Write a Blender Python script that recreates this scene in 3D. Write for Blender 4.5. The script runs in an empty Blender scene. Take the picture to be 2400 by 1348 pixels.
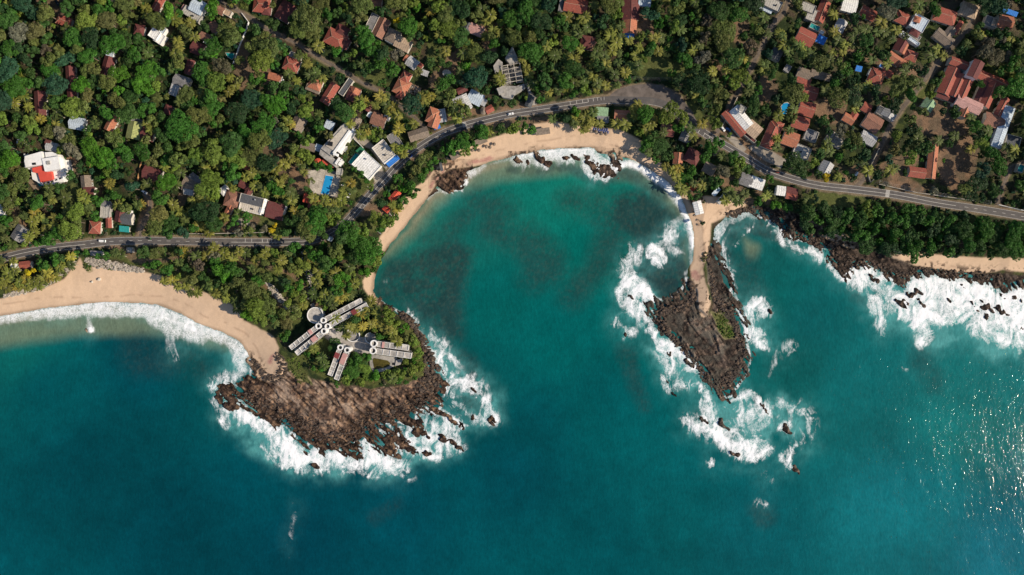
import bpy, math, random
import numpy as np
from mathutils import Vector, Matrix
random.seed(7); RNG = np.random.default_rng(11)
S = bpy.context.scene
# ------------------------------------------------------------------ camera, sky, sun, exposure
K = 0.32            # metres per photo unit at sea level
H = 512.0           # flying height
GZ = 4.0            # height of the coastal plain above the sea
SUN_EL, SUN_AZ = 34.5, -14.0     # degrees; azimuth measured from +x (right) towards +y (up)
cam = bpy.data.cameras.new('Camera'); camo = bpy.data.objects.new('Camera', cam)
S.collection.objects.link(camo); S.camera = camo
camo.location = (0, 0, H); camo.rotation_euler = (0, 0, 0)
cam.sensor_width = 36; cam.lens = 24.0; cam.clip_end = 20000; cam.clip_start = 1
W = bpy.data.worlds.new('World'); S.world = W; W.use_nodes = True
nt = W.node_tree; nt.nodes.clear()
sky = nt.nodes.new('ShaderNodeTexSky'); sky.sky_type = 'NISHITA'; sky.sun_disc = False
sky.sun_elevation = math.radians(SUN_EL); sky.sun_rotation = math.radians(90 - SUN_AZ)
sky.air_density = 1.0; sky.dust_density = 0.6; sky.ozone_density = 2.0
bg = nt.nodes.new('ShaderNodeBackground'); bg.inputs[1].default_value = 0.088
wo = nt.nodes.new('ShaderNodeOutputWorld')
nt.links.new(sky.outputs[0], bg.inputs[0]); nt.links.new(bg.outputs[0], wo.inputs[0])
sl = bpy.data.lights.new('Sun', 'SUN'); sl.energy = 4.6; sl.angle = math.radians(0.55); sl.color = (1.0, 0.87, 0.70)
so = bpy.data.objects.new('Sun', sl); S.collection.objects.link(so)
_e, _a = math.radians(SUN_EL), math.radians(SUN_AZ)
SD = Vector((math.cos(_e)*math.cos(_a), math.cos(_e)*math.sin(_a), math.sin(_e)))
so.rotation_euler = SD.to_track_quat('Z', 'Y').to_euler(); so.location = (300, -100, 400)
S.view_settings.view_transform = 'Standard'; S.view_settings.look = 'None'
S.view_settings.gamma = 1; S.view_settings.exposure = 0.22
S.cycles.max_bounces = 4; S.cycles.diffuse_bounces = 2; S.cycles.glossy_bounces = 2
S.cycles.transmission_bounces = 2; S.cycles.volume_bounces = 0; S.cycles.caustics_reflective = False
S.cycles.use_denoising = True

# ------------------------------------------------------------------ helpers
def P(px, py, z=GZ):
    f = K*(H - z)/H
    return ((px - 1200)*f, (674 - py)*f)
def lin(c):
    return tuple(((v/255)/12.92 if v/255 <= .04045 else ((v/255+.055)/1.055)**2.4) for v in c)
_T = np.random.default_rng(5).random((256, 256)).astype(np.float32)
def vnoise(x, y, o=0):
    x = x + o*37.7; y = y + o*91.3
    xi = np.floor(x).astype(np.int64); yi = np.floor(y).astype(np.int64)
    fx = (x-xi).astype(np.float32); fy = (y-yi).astype(np.float32)
    fx = fx*fx*(3-2*fx); fy = fy*fy*(3-2*fy)
    g = lambda a, b: _T[(a & 255), (b & 255)]
    return (g(xi, yi)*(1-fx)+g(xi+1, yi)*fx)*(1-fy) + (g(xi, yi+1)*(1-fx)+g(xi+1, yi+1)*fx)*fy
def fbm(x, y, n=4, o=0):
    s = 0; a = .5; t = 0
    for i in range(n):
        s = s + a*vnoise(x*2**i, y*2**i, o+i*3); t += a; a *= .5
    return s/t
def ss(x, a=0.0, b=1.0):
    t = np.clip((x-a)/(b-a), 0, 1); return t*t*(3-2*t)
# maps of the place, 2 units a cell, signed distances (positive inside)
MX0, MY0, MS = -260, -260, 2
MXN, MYN = 1460, 934
def _win(x0, y0, x1, y1, m):
    i0 = max(0, int((x0-m-MX0)/MS)); i1 = min(MXN, int((x1+m-MX0)/MS)+2)
    j0 = max(0, int((y0-m-MY0)/MS)); j1 = min(MYN, int((y1+m-MY0)/MS)+2)
    if i1 <= i0 or j1 <= j0: return None
    gx, gy = np.meshgrid(MX0+np.arange(i0, i1)*MS, MY0+np.arange(j0, j1)*MS)
    return i0, i1, j0, j1, gx.astype(np.float32), gy.astype(np.float32)
def seg_d(gx, gy, a, b):
    ax, ay = a[:2]; bx, by = b[:2]; dx, dy = bx-ax, by-ay
    L = dx*dx+dy*dy+1e-9
    t = np.clip(((gx-ax)*dx+(gy-ay)*dy)/L, 0, 1)
    return np.hypot(gx-ax-t*dx, gy-ay-t*dy), t
def new(v=-999.): return np.full((MYN, MXN), v, np.float32)
def add_poly(M, pts, m=60, grow=0):
    xs = [p[0] for p in pts]; ys = [p[1] for p in pts]
    w = _win(min(xs), min(ys), max(xs), max(ys), m)
    if w is None: return M
    i0, i1, j0, j1, gx, gy = w
    d = np.full(gx.shape, 1e9, np.float32); ins = np.zeros(gx.shape, bool)
    for k in range(len(pts)):
        a, b = pts[k], pts[(k+1) % len(pts)]
        d = np.minimum(d, seg_d(gx, gy, a, b)[0])
        if a[1] != b[1]:
            c = ((a[1] > gy) != (b[1] > gy)) & (gx < (b[0]-a[0])*(gy-a[1])/(b[1]-a[1])+a[0])
            ins ^= c
    sd = np.where(ins, d, -d)+grow
    M[j0:j1, i0:i1] = np.maximum(M[j0:j1, i0:i1], sd); return M
def add_stroke(M, pts, m=60, r0=None):
    xs = [p[0] for p in pts]; ys = [p[1] for p in pts]
    rr = [(p[2] if len(p) > 2 else r0) for p in pts]
    w = _win(min(xs), min(ys), max(xs), max(ys), m+max(rr))
    if w is None: return M
    i0, i1, j0, j1, gx, gy = w
    for k in range(max(1, len(pts)-1)):
        a = pts[k]; b = pts[min(k+1, len(pts)-1)]
        ra = rr[k]; rb = rr[min(k+1, len(pts)-1)]
        d, t = seg_d(gx, gy, a, b)
        M[j0:j1, i0:i1] = np.maximum(M[j0:j1, i0:i1], ra+(rb-ra)*t-d)
    return M
def samp(M, px, py):
    u = np.clip((px-MX0)/MS, 0, MXN-1.001); v = np.clip((py-MY0)/MS, 0, MYN-1.001)
    i = u.astype(int); j = v.astype(int); fu = u-i; fv = v-j
    return (M[j, i]*(1-fu)+M[j, i+1]*fu)*(1-fv)+(M[j+1, i]*(1-fu)+M[j+1, i+1]*fu)*fv
def blur(M, r):
    n = max(1, int(r/MS))
    for _ in range(2):
        for ax in (0, 1):
            c = np.cumsum(np.pad(M, [(n+1, n) if a == ax else (0, 0) for a in (0, 1)], mode='edge'), axis=ax, dtype=np.float64)
            M = ((np.take(c, range(2*n+1, c.shape[ax]), ax)-np.take(c, range(0, c.shape[ax]-2*n-1), ax))/(2*n+1)).astype(np.float32)
    return M
def smooth(pts, n=6):
    out = []
    q = [pts[0]]+list(pts)+[pts[-1]]
    for i in range(1, len(q)-2):
        for k in range(n):
            t = k/n; r = []
            for c in range(len(pts[0])):
                a, b, d, e = q[i-1][c], q[i][c], q[i+1][c], q[i+2][c]
                r.append(.5*((2*b)+(-a+d)*t+(2*a-5*b+4*d-e)*t*t+(-a+3*b-3*d+e)*t**3))
            out.append(tuple(r))
    out.append(tuple(pts[-1])); return out

# ------------------------------------------------------------------ objects and tags
def tag(o, label=None, cat=None, group=None, kind=None):
    if label: o['label'] = label
    if cat: o['category'] = cat
    if group: o['group'] = group
    if kind: o['kind'] = kind
    return o
def mesh_np(name, V, F, mats=(), mi=None, smooth_=False, col=None):
    me = bpy.data.meshes.new(name)
    V = np.asarray(V, np.float32); F = np.asarray(F, np.int32); n = F.shape[1]
    me.vertices.add(len(V)); me.vertices.foreach_set('co', V.ravel())
    me.loops.add(F.size); me.loops.foreach_set('vertex_index', F.ravel())
    me.polygons.add(len(F)); me.polygons.foreach_set('loop_start', np.arange(0, F.size, n, dtype=np.int32))
    me.polygons.foreach_set('loop_total', np.full(len(F), n, np.int32))
    for m in mats: me.materials.append(m)
    if mi is not None: me.polygons.foreach_set('material_index', np.asarray(mi, np.int32))
    me.polygons.foreach_set('use_smooth', np.full(len(F), smooth_, bool))
    if col is not None:
        ca = me.color_attributes.new('Col', 'FLOAT_COLOR', 'POINT')
        c4 = np.ones((len(V), 4), np.float32); c4[:, :3] = col; ca.data.foreach_set('color', c4.ravel())
    me.update(calc_edges=True); return me
def link(name, me, parent=None, loc=(0, 0, 0), rz=0.0, sc=1.0):
    o = bpy.data.objects.new(name, me); S.collection.objects.link(o)
    if parent is not None: o.parent = parent
    o.location = loc; o.rotation_euler = (0, 0, rz)
    o.scale = (sc, sc, sc) if not isinstance(sc, tuple) else sc
    return o
def empty(name, loc, rz=0.0, sc=1.0):
    o = bpy.data.objects.new(name, None); S.collection.objects.link(o)
    o.empty_display_size = 1; o.location = loc; o.rotation_euler = (0, 0, rz); o.scale = (sc, sc, sc); return o
class MB:
    def __init__(s): s.v = []; s.f = []; s.m = []
    def face(s, pts, m=0):
        b = len(s.v); s.v += [tuple(p) for p in pts]; s.f.append(tuple(range(b, b+len(pts)))); s.m.append(m)
    def box(s, x0, y0, z0, x1, y1, z1, m=0, M=None):
        b = len(s.v)
        p = [(x0, y0, z0), (x1, y0, z0), (x1, y1, z0), (x0, y1, z0), (x0, y0, z1), (x1, y0, z1), (x1, y1, z1), (x0, y1, z1)]
        if M is not None: p = [tuple(M @ Vector(q)) for q in p]
        s.v += p
        for f in ((3, 2, 1, 0), (4, 5, 6, 7), (0, 1, 5, 4), (1, 2, 6, 5), (2, 3, 7, 6), (3, 0, 4, 7)):
            s.f.append(tuple(b+i for i in f)); s.m.append(m)
        return s
    def cone(s, a, b, ra, rb, n=8, m=0, cap=True):
        a = Vector(a); b = Vector(b); d = (b-a).normalized()
        u = d.orthogonal().normalized(); w = d.cross(u); k = len(s.v)
        for c, r in ((a, ra), (b, rb)):
            for i in range(n):
                t = 2*math.pi*i/n; s.v.append(tuple(c+u*math.cos(t)*r+w*math.sin(t)*r))
        for i in range(n):
            s.f.append((k+i, k+(i+1) % n, k+n+(i+1) % n, k+n+i)); s.m.append(m)
        if cap: s.f.append(tuple(k+n+i for i in range(n))); s.m.append(m); s.f.append(tuple(k+n-1-i for i in range(n))); s.m.append(m)
        return s
    def prism(s, pts, z0, z1, m=0):
        n = len(pts)
        if sum(pts[i][0]*pts[(i+1) % n][1]-pts[(i+1) % n][0]*pts[i][1] for i in range(n)) < 0: pts = pts[::-1]
        k = len(s.v); s.v += [(x, y, z0) for x, y in pts]+[(x, y, z1) for x, y in pts]
        for i in range(n): s.f.append((k+i, k+(i+1) % n, k+n+(i+1) % n, k+n+i)); s.m.append(m)
        s.f.append(tuple(k+n+i for i in range(n))); s.m.append(m)
        s.f.append(tuple(k+n-1-i for i in range(n))); s.m.append(m)
        return s
    def mesh(s, name, mats, smooth_=False):
        me = bpy.data.meshes.new(name); me.from_pydata(s.v, [], s.f)
        for m in (mats if isinstance(mats, (list, tuple)) else [mats]): me.materials.append(m)
        me.polygons.foreach_set('material_index', s.m)
        me.polygons.foreach_set('use_smooth', [smooth_]*len(s.f)); me.update(); return me
    def build(s, name, mats, parent=None, loc=(0, 0, 0), rz=0.0, smooth_=False):
        return link(name, s.mesh(name, mats, smooth_), parent, loc, rz)

# ------------------------------------------------------------------ materials
def nmat(name):
    m = bpy.data.materials.new(name); m.use_nodes = True; t = m.node_tree
    b = t.nodes['Principled BSDF']; return m, t, b
def N(t, typ, **kw):
    n = t.nodes.new(typ)
    for k, v in kw.items():
        if k in n.inputs: n.inputs[k].default_value = v
        else: setattr(n, k, v)
    return n
def math_(t, op, a, b=None, c=None, clamp=False):
    n = t.nodes.new('ShaderNodeMath'); n.operation = op; n.use_clamp = clamp
    for i, x in enumerate((a, b, c)):
        if x is None: continue
        if isinstance(x, (int, float)): n.inputs[i].default_value = x
        else: t.links.new(x, n.inputs[i])
    return n.outputs[0]
def mixc(t, f, a, b, typ='MIX'):
    n = t.nodes.new('ShaderNodeMix'); n.data_type = 'RGBA'; n.blend_type = typ
    for i, x in ((0, f), (6, a), (7, b)):
        if isinstance(x, (int, float)): n.inputs[i].default_value = x
        elif isinstance(x, tuple): n.inputs[i].default_value = (*x, 1) if len(x) == 3 else x
        else: t.links.new(x, n.inputs[i])
    return n.outputs[2]
def noise(t, vec, scale, detail=4, rough=.55, dist=0.0):
    n = N(t, 'ShaderNodeTexNoise'); n.inputs['Scale'].default_value = scale; n.inputs['Detail'].default_value = detail
    n.inputs['Roughness'].default_value = rough; n.inputs['Distortion'].default_value = dist
    if vec is not None: t.links.new(vec, n.inputs['Vector'])
    return n.outputs['Fac']
def rng(t, v, a, b, c=0., d=1.):
    n = t.nodes.new('ShaderNodeMapRange'); n.clamp = True
    n.inputs[1].default_value = a; n.inputs[2].default_value = b; n.inputs[3].default_value = c; n.inputs[4].default_value = d
    t.links.new(v, n.inputs[0]); return n.outputs[0]
def geopos(t): return t.nodes.new('ShaderNodeNewGeometry').outputs['Position']
def bump(t, b, h, strength=.4, dist=.3):
    n = N(t, 'ShaderNodeBump')
    if isinstance(strength, (int, float)): n.inputs['Strength'].default_value = strength
    else: t.links.new(strength, n.inputs['Strength'])
    n.inputs['Distance'].default_value = dist
    t.links.new(h, n.inputs['Height']); t.links.new(n.outputs[0], b.inputs['Normal'])
_pm = {}
def plain(name, c, rough=.7, var=.25, scale=.6, metal=0., var2=None):
    """weathered surface: base colour broken by two scales of stain"""
    if name in _pm: return _pm[name]
    m, t, b = nmat(name); p = geopos(t)
    a = noise(t, p, scale, 5, .62); a2 = noise(t, p, scale*.18, 3, .5)
    f = rng(t, a, .32, .68, 1-var, 1+var*.7); g = rng(t, a2, .35, .65, 1-var*.7, 1+var*.5)
    k = math_(t, 'MULTIPLY', f, g)
    n = t.nodes.new('ShaderNodeVectorMath'); n.operation = 'SCALE'; n.inputs[0].default_value = c; t.links.new(k, n.inputs[3])
    out = n.outputs[0]
    if var2: out = mixc(t, rng(t, noise(t, p, scale*.45, 4, .6), .5, .7), out, var2)
    t.links.new(out, b.inputs['Base Color']); b.inputs['Roughness'].default_value = rough; b.inputs['Metallic'].default_value = metal
    b.inputs['Specular IOR Level'].default_value = .25
    _pm[name] = m; return m
def roofmat(name, c, stripe=1.1, moss=(.07, .07, .05), amt=.5, rough=.75):
    """roof cladding: courses along the ridge axis (object x), faded and lichened patches"""
    if name in _pm: return _pm[name]
    m, t, b = nmat(name)
    tc = t.nodes.new('ShaderNodeTexCoord'); o = tc.outputs['Object']; p = geopos(t)
    w = N(t, 'ShaderNodeTexWave'); w.wave_type = 'BANDS'; w.bands_direction = 'X'; w.inputs['Scale'].default_value = .31/stripe*1.0
    w.inputs['Distortion'].default_value = .6; w.inputs['Detail'].default_value = 1
    t.links.new(o, w.inputs['Vector'])
    f = rng(t, w.outputs['Fac'], 0, 1, .86, 1.1)
    g = rng(t, noise(t, p, 1.3, 5, .7), .3, .7, .62, 1.35)
    k = math_(t, 'MULTIPLY', f, g)
    n = t.nodes.new('ShaderNodeVectorMath'); n.operation = 'SCALE'; n.inputs[0].default_value = c; t.links.new(k, n.inputs[3])
    out = mixc(t, rng(t, noise(t, p, .33, 4, .65), .5, .72, 0, amt), n.outputs[0], moss)
    t.links.new(out, b.inputs['Base Color']); b.inputs['Roughness'].default_value = rough
    b.inputs['Specular IOR Level'].default_value = .2
    bump(t, b, w.outputs['Fac'], .35, .12)
    _pm[name] = m; return m
RC = dict(red=(.33, .095, .068), orange=(.44, .17, .10), maroon=(.15, .05, .047), brown=(.28, .14, .10), grey=(.22, .215, .22),
          dgrey=(.10, .105, .115), lgrey=(.43, .43, .43), white=(.78, .77, .74), tan=(.46, .34, .24), blue=(.04, .20, .62), lblue=(.50, .58, .66),
          teal=(.03, .30, .28), green=(.26, .40, .24), lime=(.33, .36, .14), pink=(.52, .30, .27), conc=(.42, .40, .36), beige=(.56, .51, .44),
          thatch=(.24, .19, .15), coral=(.62, .10, .06))
def RM(k):
    if k in ('white', 'lblue', 'lgrey', 'conc', 'beige', 'tan'): return roofmat('roof_'+k, RC[k], 1.6, tuple(.55*v for v in RC[k]), .45)
    if k in ('blue', 'teal', 'coral'): return roofmat('roof_'+k, RC[k], 1.2, tuple(.7*v for v in RC[k]), .3)
    if k in ('red', 'orange', 'maroon', 'pink'): return roofmat('roof_'+k, RC[k], .9, (.13, .09, .07), .45)
    return roofmat('roof_'+k, RC[k], 1.1)
M_wall = plain('painted_wall', (.58, .54, .47), .8, .2, .8)
M_wallw = plain('white_wall', (.80, .79, .76), .7, .10, .6)
M_conc = plain('bare_concrete', (.38, .36, .33), .9, .35, .5)
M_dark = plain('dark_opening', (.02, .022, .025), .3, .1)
M_glass = plain('window_glass', (.03, .045, .05), .08, .1)
M_wood = plain('weathered_wood', (.22, .16, .11), .8, .3)
M_white = plain('white_paint', (.78, .77, .74), .5, .12, 1.5)
M_metal = plain('galvanised_metal', (.40, .41, .42), .45, .2, metal=.6)
M_tyre = plain('tyre_rubber', (.02, .02, .02), .8, .1)
M_trunk = plain('tree_bark', (.20, .16, .12), .9, .3, 2)
M_ptrunk = plain('palm_bark', (.42, .37, .31), .9, .25, 2)
M_rock = plain('boulder_stone', (.20, .15, .115), .85, .5, .7, var2=(.09, .06, .05))
M_pale = plain('pale_stone', (.50, .45, .38), .85, .35, 1.2)
# ------------------------------------------------------------------ coastline (photo units at sea level)
COAST = [(-20000,900),(-200,770),(0,742),(60,733),(120,722),(180,716),(250,712),(320,711),(370,715),(420,735),(470,765),(520,780),(560,800),(580,830),(590,850),
(586,880),(566,904),(520,902),(508,925),(540,938),(566,945),(594,970),(600,988),(621,991),(648,1003),(666,997),(696,1027),(708,1045),(720,1063),(723,1036),(744,1045),
(759,1066),(768,1048),(783,1051),(810,1066),(837,1075),(846,1060),(828,1027),(852,1024),(870,1045),(888,1054),(900,1051),(927,1069),(930,1057),(912,1033),(890,1010),
(870,997),(882,988),(915,1021),(948,1054),(975,1060),(960,1039),(930,1015),(906,991),(936,988),(960,1000),(990,1015),(984,997),(975,980),(978,967),(996,955),(1020,970),
(1035,952),(1035,937),(1044,916),(1047,892),(1038,874),(1014,847),(993,808),(987,784),(972,766),(955,745),(930,728),(900,712),(884,700),(877,682),(878,655),(886,632),(900,600),
(915,575),(940,545),(962,517),(985,487),(1008,460),(1030,448),(1050,452),(1075,442),(1092,420),(1095,404),(1120,393),(1150,381),(1180,373),(1200,368),(1240,360),(1259,354),
(1301,350),(1350,349),(1392,348),(1400,359),(1427,364),(1454,367),(1480,376),(1520,396),(1560,428),(1587,457),(1600,476),(1614,514),(1624,545),(1625,580),(1624,610),
(1610,634),(1608,655),(1602,672),(1588,690),(1560,704),(1530,702),(1512,715),(1539,748),(1560,783),(1599,811),(1618,827),(1646,870),(1671,905),(1693,930),(1712,930),
(1730,905),(1752,873),(1758,842),(1748,789),(1750,765),(1737,743),(1731,716),(1717,700),(1714,674),(1708,645),(1697,612),(1684,585),(1676,565),(1672,556),(1677,532),(1699,513),(1747,494),
(1774,506),(1801,515),(1823,525),(1840,547),(1867,563),(1900,567),(1912,572),(1945,590),(1943,612),(1980,655),(1998,632),(2015,622),(2060,640),(2108,665),(2120,675),(2139,652),
(2183,642),(2258,655),(2326,664),(2354,683),(2400,670),(2600,662),(20000,640)]
def coast_sd(px, py):
    """signed distance to the coast in photo units, land positive"""
    px = np.asarray(px, np.float32); py = np.asarray(py, np.float32)
    d = np.full(px.shape, 1e9, np.float32); ins = np.zeros(px.shape, bool)
    for k in range(len(COAST)-1):
        a, b = COAST[k], COAST[k+1]
        d = np.minimum(d, seg_d(px, py, a, b)[0])
        if a[0] != b[0]:
            ins ^= ((a[0] > px) != (b[0] > px)) & (py < (b[1]-a[1])*(px-a[0])/(b[0]-a[0])+a[1])
    return np.where(ins, d, -d)
_gx, _gy = np.meshgrid(MX0+np.arange(MXN)*MS, MY0+np.arange(MYN)*MS)
_gx = _gx.astype(np.float32); _gy = _gy.astype(np.float32)
CST = coast_sd(_gx, _gy)
# ------------------------------------------------------------------ sand, rock, clearings
SAND = new()
add_poly(SAND, [(-260,725),(-100,712),(0,700),(50,690),(100,678),(150,655),(175,625),(188,606),(200,632),(215,625),(270,632),(330,638),(380,648),(400,655),(430,668),(460,680),(490,690),(520,705),
  (550,715),(563,735),(570,752),(600,765),(640,790),(652,815),(650,835),(672,850),(668,880),(640,895),(612,892),(575,860),(500,830),(400,790),(0,800),(-260,800)])
for s in ([(858,660,8),(868,650,12),(878,690,11),(868,670,16)],[(885,710,7),(880,690,9)],[(890,590,10),(905,560,14),(925,535,17),(945,505,18),(970,475,20),(988,453,18),(1008,430,13),(1022,408,11),(1042,390,10),(1070,375,20),
  (1100,368,24),(1140,358,28),(1180,345,28),(1220,335,32),(1260,325,34),(1300,320,34),(1350,325,30),(1400,330,30),(1440,335,32),(1480,350,28),(1510,375,22),(1540,400,18),(1570,425,16),(1590,450,14),(1605,480,12),(1622,505,14)],
  [(1640,510,22),(1670,498,22),(1700,488,20),(1735,482,12)],[(1643,510,22),(1645,550,20),(1641,590,17),(1632,630,14),(1640,670,15),(1648,710,16),(1650,735,9)],[(1655,478,18),(1690,478,14)],
  [(1928,545,10),(1955,553,12),(1985,566,12),(2010,580,5)],[(2095,597,8),(2150,608,15),(2200,615,18),(2250,620,18),(2300,623,18),(2350,618,14),(2400,622,15),(2600,630,14)]): add_stroke(SAND, s)
ROCK = new()
for p in ([(575,835),(600,850),(620,885),(650,893),(668,866),(700,872),(740,892),(800,903),(870,912),(950,902),(990,885),(1003,830),(990,790),(962,757),(930,737),(884,712),(890,690),(1010,740),(1100,860),(1130,960),(1110,1110),(480,1110),(470,880),(540,870)],
  [(1490,700),(1545,668),(1595,650),(1617,650),(1632,680),(1634,722),(1660,742),(1672,720),(1665,690),(1658,650),(1655,600),(1664,575),(1675,552),(1700,560),(1740,640),(1760,720),(1780,850),(1730,960),(1650,930),(1500,780)],
  [(1700,505),(1740,490),(1760,480),(1830,488),(1880,505),(1930,533),(2000,570),(2080,600),(2140,622),(2200,630),(2260,640),(2330,640),(2400,645),(2600,645),(2600,760),(2100,760),(1880,620),(1790,540)],
  [(1030,405),(1050,395),(1075,395),(1098,412),(1080,445),(1045,458),(1022,440)]): add_poly(ROCK, p)
for s in ([(1208,378,8),(1235,378,7)],[(1264,368,10),(1280,385,11)],[(1325,370,8),(1345,368,9)],[(1378,380,11),(1400,390,14),(1430,395,17),(1450,380,12),(1440,368,10)]): add_stroke(ROCK, s)
# rocks standing out of the surf: x, y, r, height
ISL = [(1212,376,9,1.2),(1235,380,7,1.0),(1264,370,11,1.8),(1282,386,9,1.6),(1328,370,8,1.5),(1345,366,9,1.8),(1384,380,15,1.1),(1400,396,20,1.3),(1426,404,18,1.5),(1444,386,15,1.8),(1436,368,9,1.6),(1056,425,22,1.6),(1072,412,14,1.5),(1040,435,12,1.2),
 (520,905,7,1.8),(512,935,9,1.8),(535,950,11,2),(552,953,9,2),(742,1089,7,2),(975,1015,10,2),(1000,1020,9,1.6),(1040,1025,8,1.8),(1062,1035,9,1.8),(1078,1048,7,1.6),(945,1045,9,2),(961,1052,10,2),(1000,1062,9,1.8),
 (935,1070,6,1.4),(905,1065,6,1.5),(1045,974,11,2),(1062,985,8,1.6),(1080,994,7,1.3),(1118,915,6,1.2),(1108,908,7,1),(1110,975,6,1),(1152,984,8,1.8),(1158,978,6,1.8),
 (1468,687,5,1.2),(1482,696,6,1.4),(1515,710,6,1.6),(1464,782,6,1.0),(1570,830,6,1.4),(1606,846,9,2),(1618,852,8,2),(1562,890,4,1),(1575,922,5,1),(1636,978,8,1.3),(1650,985,7,1.4),(1688,993,10,2.2),(1700,1003,7,1.6),(1712,1058,6,1.8),(1722,1064,6,1.8),
 (1838,1003,11,1.3),(1858,1097,8,1.5),(1800,731,6,1.4),(1790,960,7,1.4),(1782,950,6,1.2),(1710,945,5,1),(1745,745,4,1),(1752,790,5,1),
 (2040,650,9,1.6),(2055,660,6,1.4),(2100,705,7,1.6),(2110,712,9,1.8),(2120,708,6,1.6),(2130,690,8,1.7),(2147,683,8,2),(2136,688,7,1.9),(2149,708,6,1.5),(2160,716,5,1.3),(2218,705,6,1.3),(2225,655,5,1.2),(2254,668,7,1.5),
 (2270,713,6,1.4),(2300,720,9,1.8),(2312,724,10,2),(2290,705,5,1.2),(2334,724,9,1.9),(2350,733,6,1.3),(2302,743,8,1.6),(2278,724,5,1.1),(2318,735,6,1.1),(2390,704,5,1.2),(2372,699,5,1.1),(2350,695,9,1.3),(2300,668,6,1),(2380,768,4,1),(212,772,4,.6),(645,975,4,1.2)]
GREENP = new()     # rough grass and scrub over ground
for p in ([(660,835),(690,840),(720,870),(735,905),(700,890),(680,870)],[(1665,728),(1690,732),(1715,765),(1728,795),(1700,798),(1680,772)],[(680,800),(1000,760),(1000,880),(870,905),(760,890),(690,840)],
  [(195,608),(215,612),(222,640),(205,640)],[(250,600),(410,580),(700,590),(780,640),(700,760),(640,760),(560,730),(430,660),(330,625)]): add_poly(GREENP, p)
DIRT = new()       # bare brown earth, yards and tracks
for s in ([(95,0,14),(150,20,22),(135,10,14)],[(235,245,6),(262,272,8),(280,290,6)],[(0,455,5),(30,495,5),(60,530,6)],[(345,455,8),(350,480,9),(338,515,14),(330,545,12)],[(250,575,6),(285,585,8),(315,600,14),(340,615,6),(380,610,5),(420,603,6),(440,592,5)],
  [(430,588,5),(510,588,5),(560,600,5),(620,620,6),(680,640,6),(705,660,6),(725,690,6),(740,706,9)],[(555,612,4),(600,650,5),(640,690,5),(668,730,5),(672,760,4)],[(610,350,14),(640,350,20),(660,395,12)],[(680,400,10),(720,425,12),(700,440,18)],[(700,385,6),(690,395,5)],
  [(1050,275,8),(1090,262,12),(1120,262,8)],[(1180,262,14),(1230,258,12),(1270,250,6)],[(1150,300,12),(1200,287,10),(1260,285,8),(1300,276,8)],[(1490,90,14),(1510,70,22),(1500,40,20)],[(1690,300,10),(1740,330,12),(1760,350,16),(1790,370,18),(1825,370,14)],
  [(1735,55,18),(1745,95,12),(1690,75,14)],[(1800,205,26),(1790,230,18)],[(1930,255,26),(1960,270,22),(1975,235,14)],[(1990,420,16),(2015,400,14)],[(2150,285,22),(2200,290,26),(2250,300,22),(2180,270,16)],[(2200,240,30),(2160,260,20)],
  [(2120,390,20),(2140,370,16),(2070,390,10)],[(2230,380,40),(2250,420,34),(2270,345,26)],[(2060,350,5),(2045,390,6),(2030,420,8)],[(1640,430,12),(1630,450,10),(1620,470,8)],[(1780,450,9),(1800,470,8)],[(1680,420,12),(1720,430,14),(1760,480,10)],
  [(575,510,12),(545,520,14),(530,535,12),(600,520,9)],[(430,460,14),(425,480,8)],[(880,265,10),(860,240,8)],[(970,370,8),(990,350,6)],[(1990,120,8),(2140,170,14)],[(2100,420,20),(2160,445,8)],[(200,690,3)],[(395,650,4)],[(885,520,10),(870,490,14),(850,500,10),(905,500,8)],
  [(780,670,14),(800,700,9)],[(710,400,3),(800,420,2)],[(1170,60,10)],[(1020,190,16),(1060,150,20),(1080,120,10)],[(1150,110,16),(1140,60,12)],[(640,210,14),(610,150,16),(560,200,16),(575,110,14)],
  [(190,500,3)],[(165,375,12),(178,395,10)],[(2330,300,12)],[(1700,130,12),(1685,150,14)]): add_stroke(DIRT, s)
LAWN = new()
for p in ([(570,500),(660,510),(680,530),(560,525)],[(788,425),(845,395),(880,432),(850,470),(800,462)],[(1625,235),(1660,290),(1640,290),(1600,240)],[(1660,160),(1660,190),(1500,185),(1490,120)],[(150,440),(175,425),(185,470),(160,480)],[(850,150),(900,130),(905,200),(860,190)],
  [(1000,100),(1060,110),(1040,160),(1000,140)],[(2060,150),(2200,200),(2150,260),(2100,230)],[(1900,450),(2020,455),(2030,475),(1960,490),(1905,480)],[(2380,120),(2395,200),(2330,180),(2290,130)],[(850,520),(880,510),(890,540),(870,545)]): add_poly(LAWN, p)
PAVE = new()       # concrete and sealed yards
for p in ([(765,778),(805,774),(845,790),(890,795),(878,829),(840,830),(813,815),(782,806),(760,790)],[(718,400),(768,395),(800,408),(790,463),(735,455)],[(822,300),(850,318),(880,345),(912,385),(905,398),(868,350),(830,330)],
  [(1752,345),(1775,335),(1845,375),(1830,395),(1790,375)],[(1700,320),(1715,310),(1750,350),(1740,358)],[(1245,215),(1262,235),(1258,250),(1225,190)],[(870,405),(895,392),(905,415),(880,430)],[(600,530),(560,505),(552,510),(565,530)]): add_poly(PAVE, p)
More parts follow.
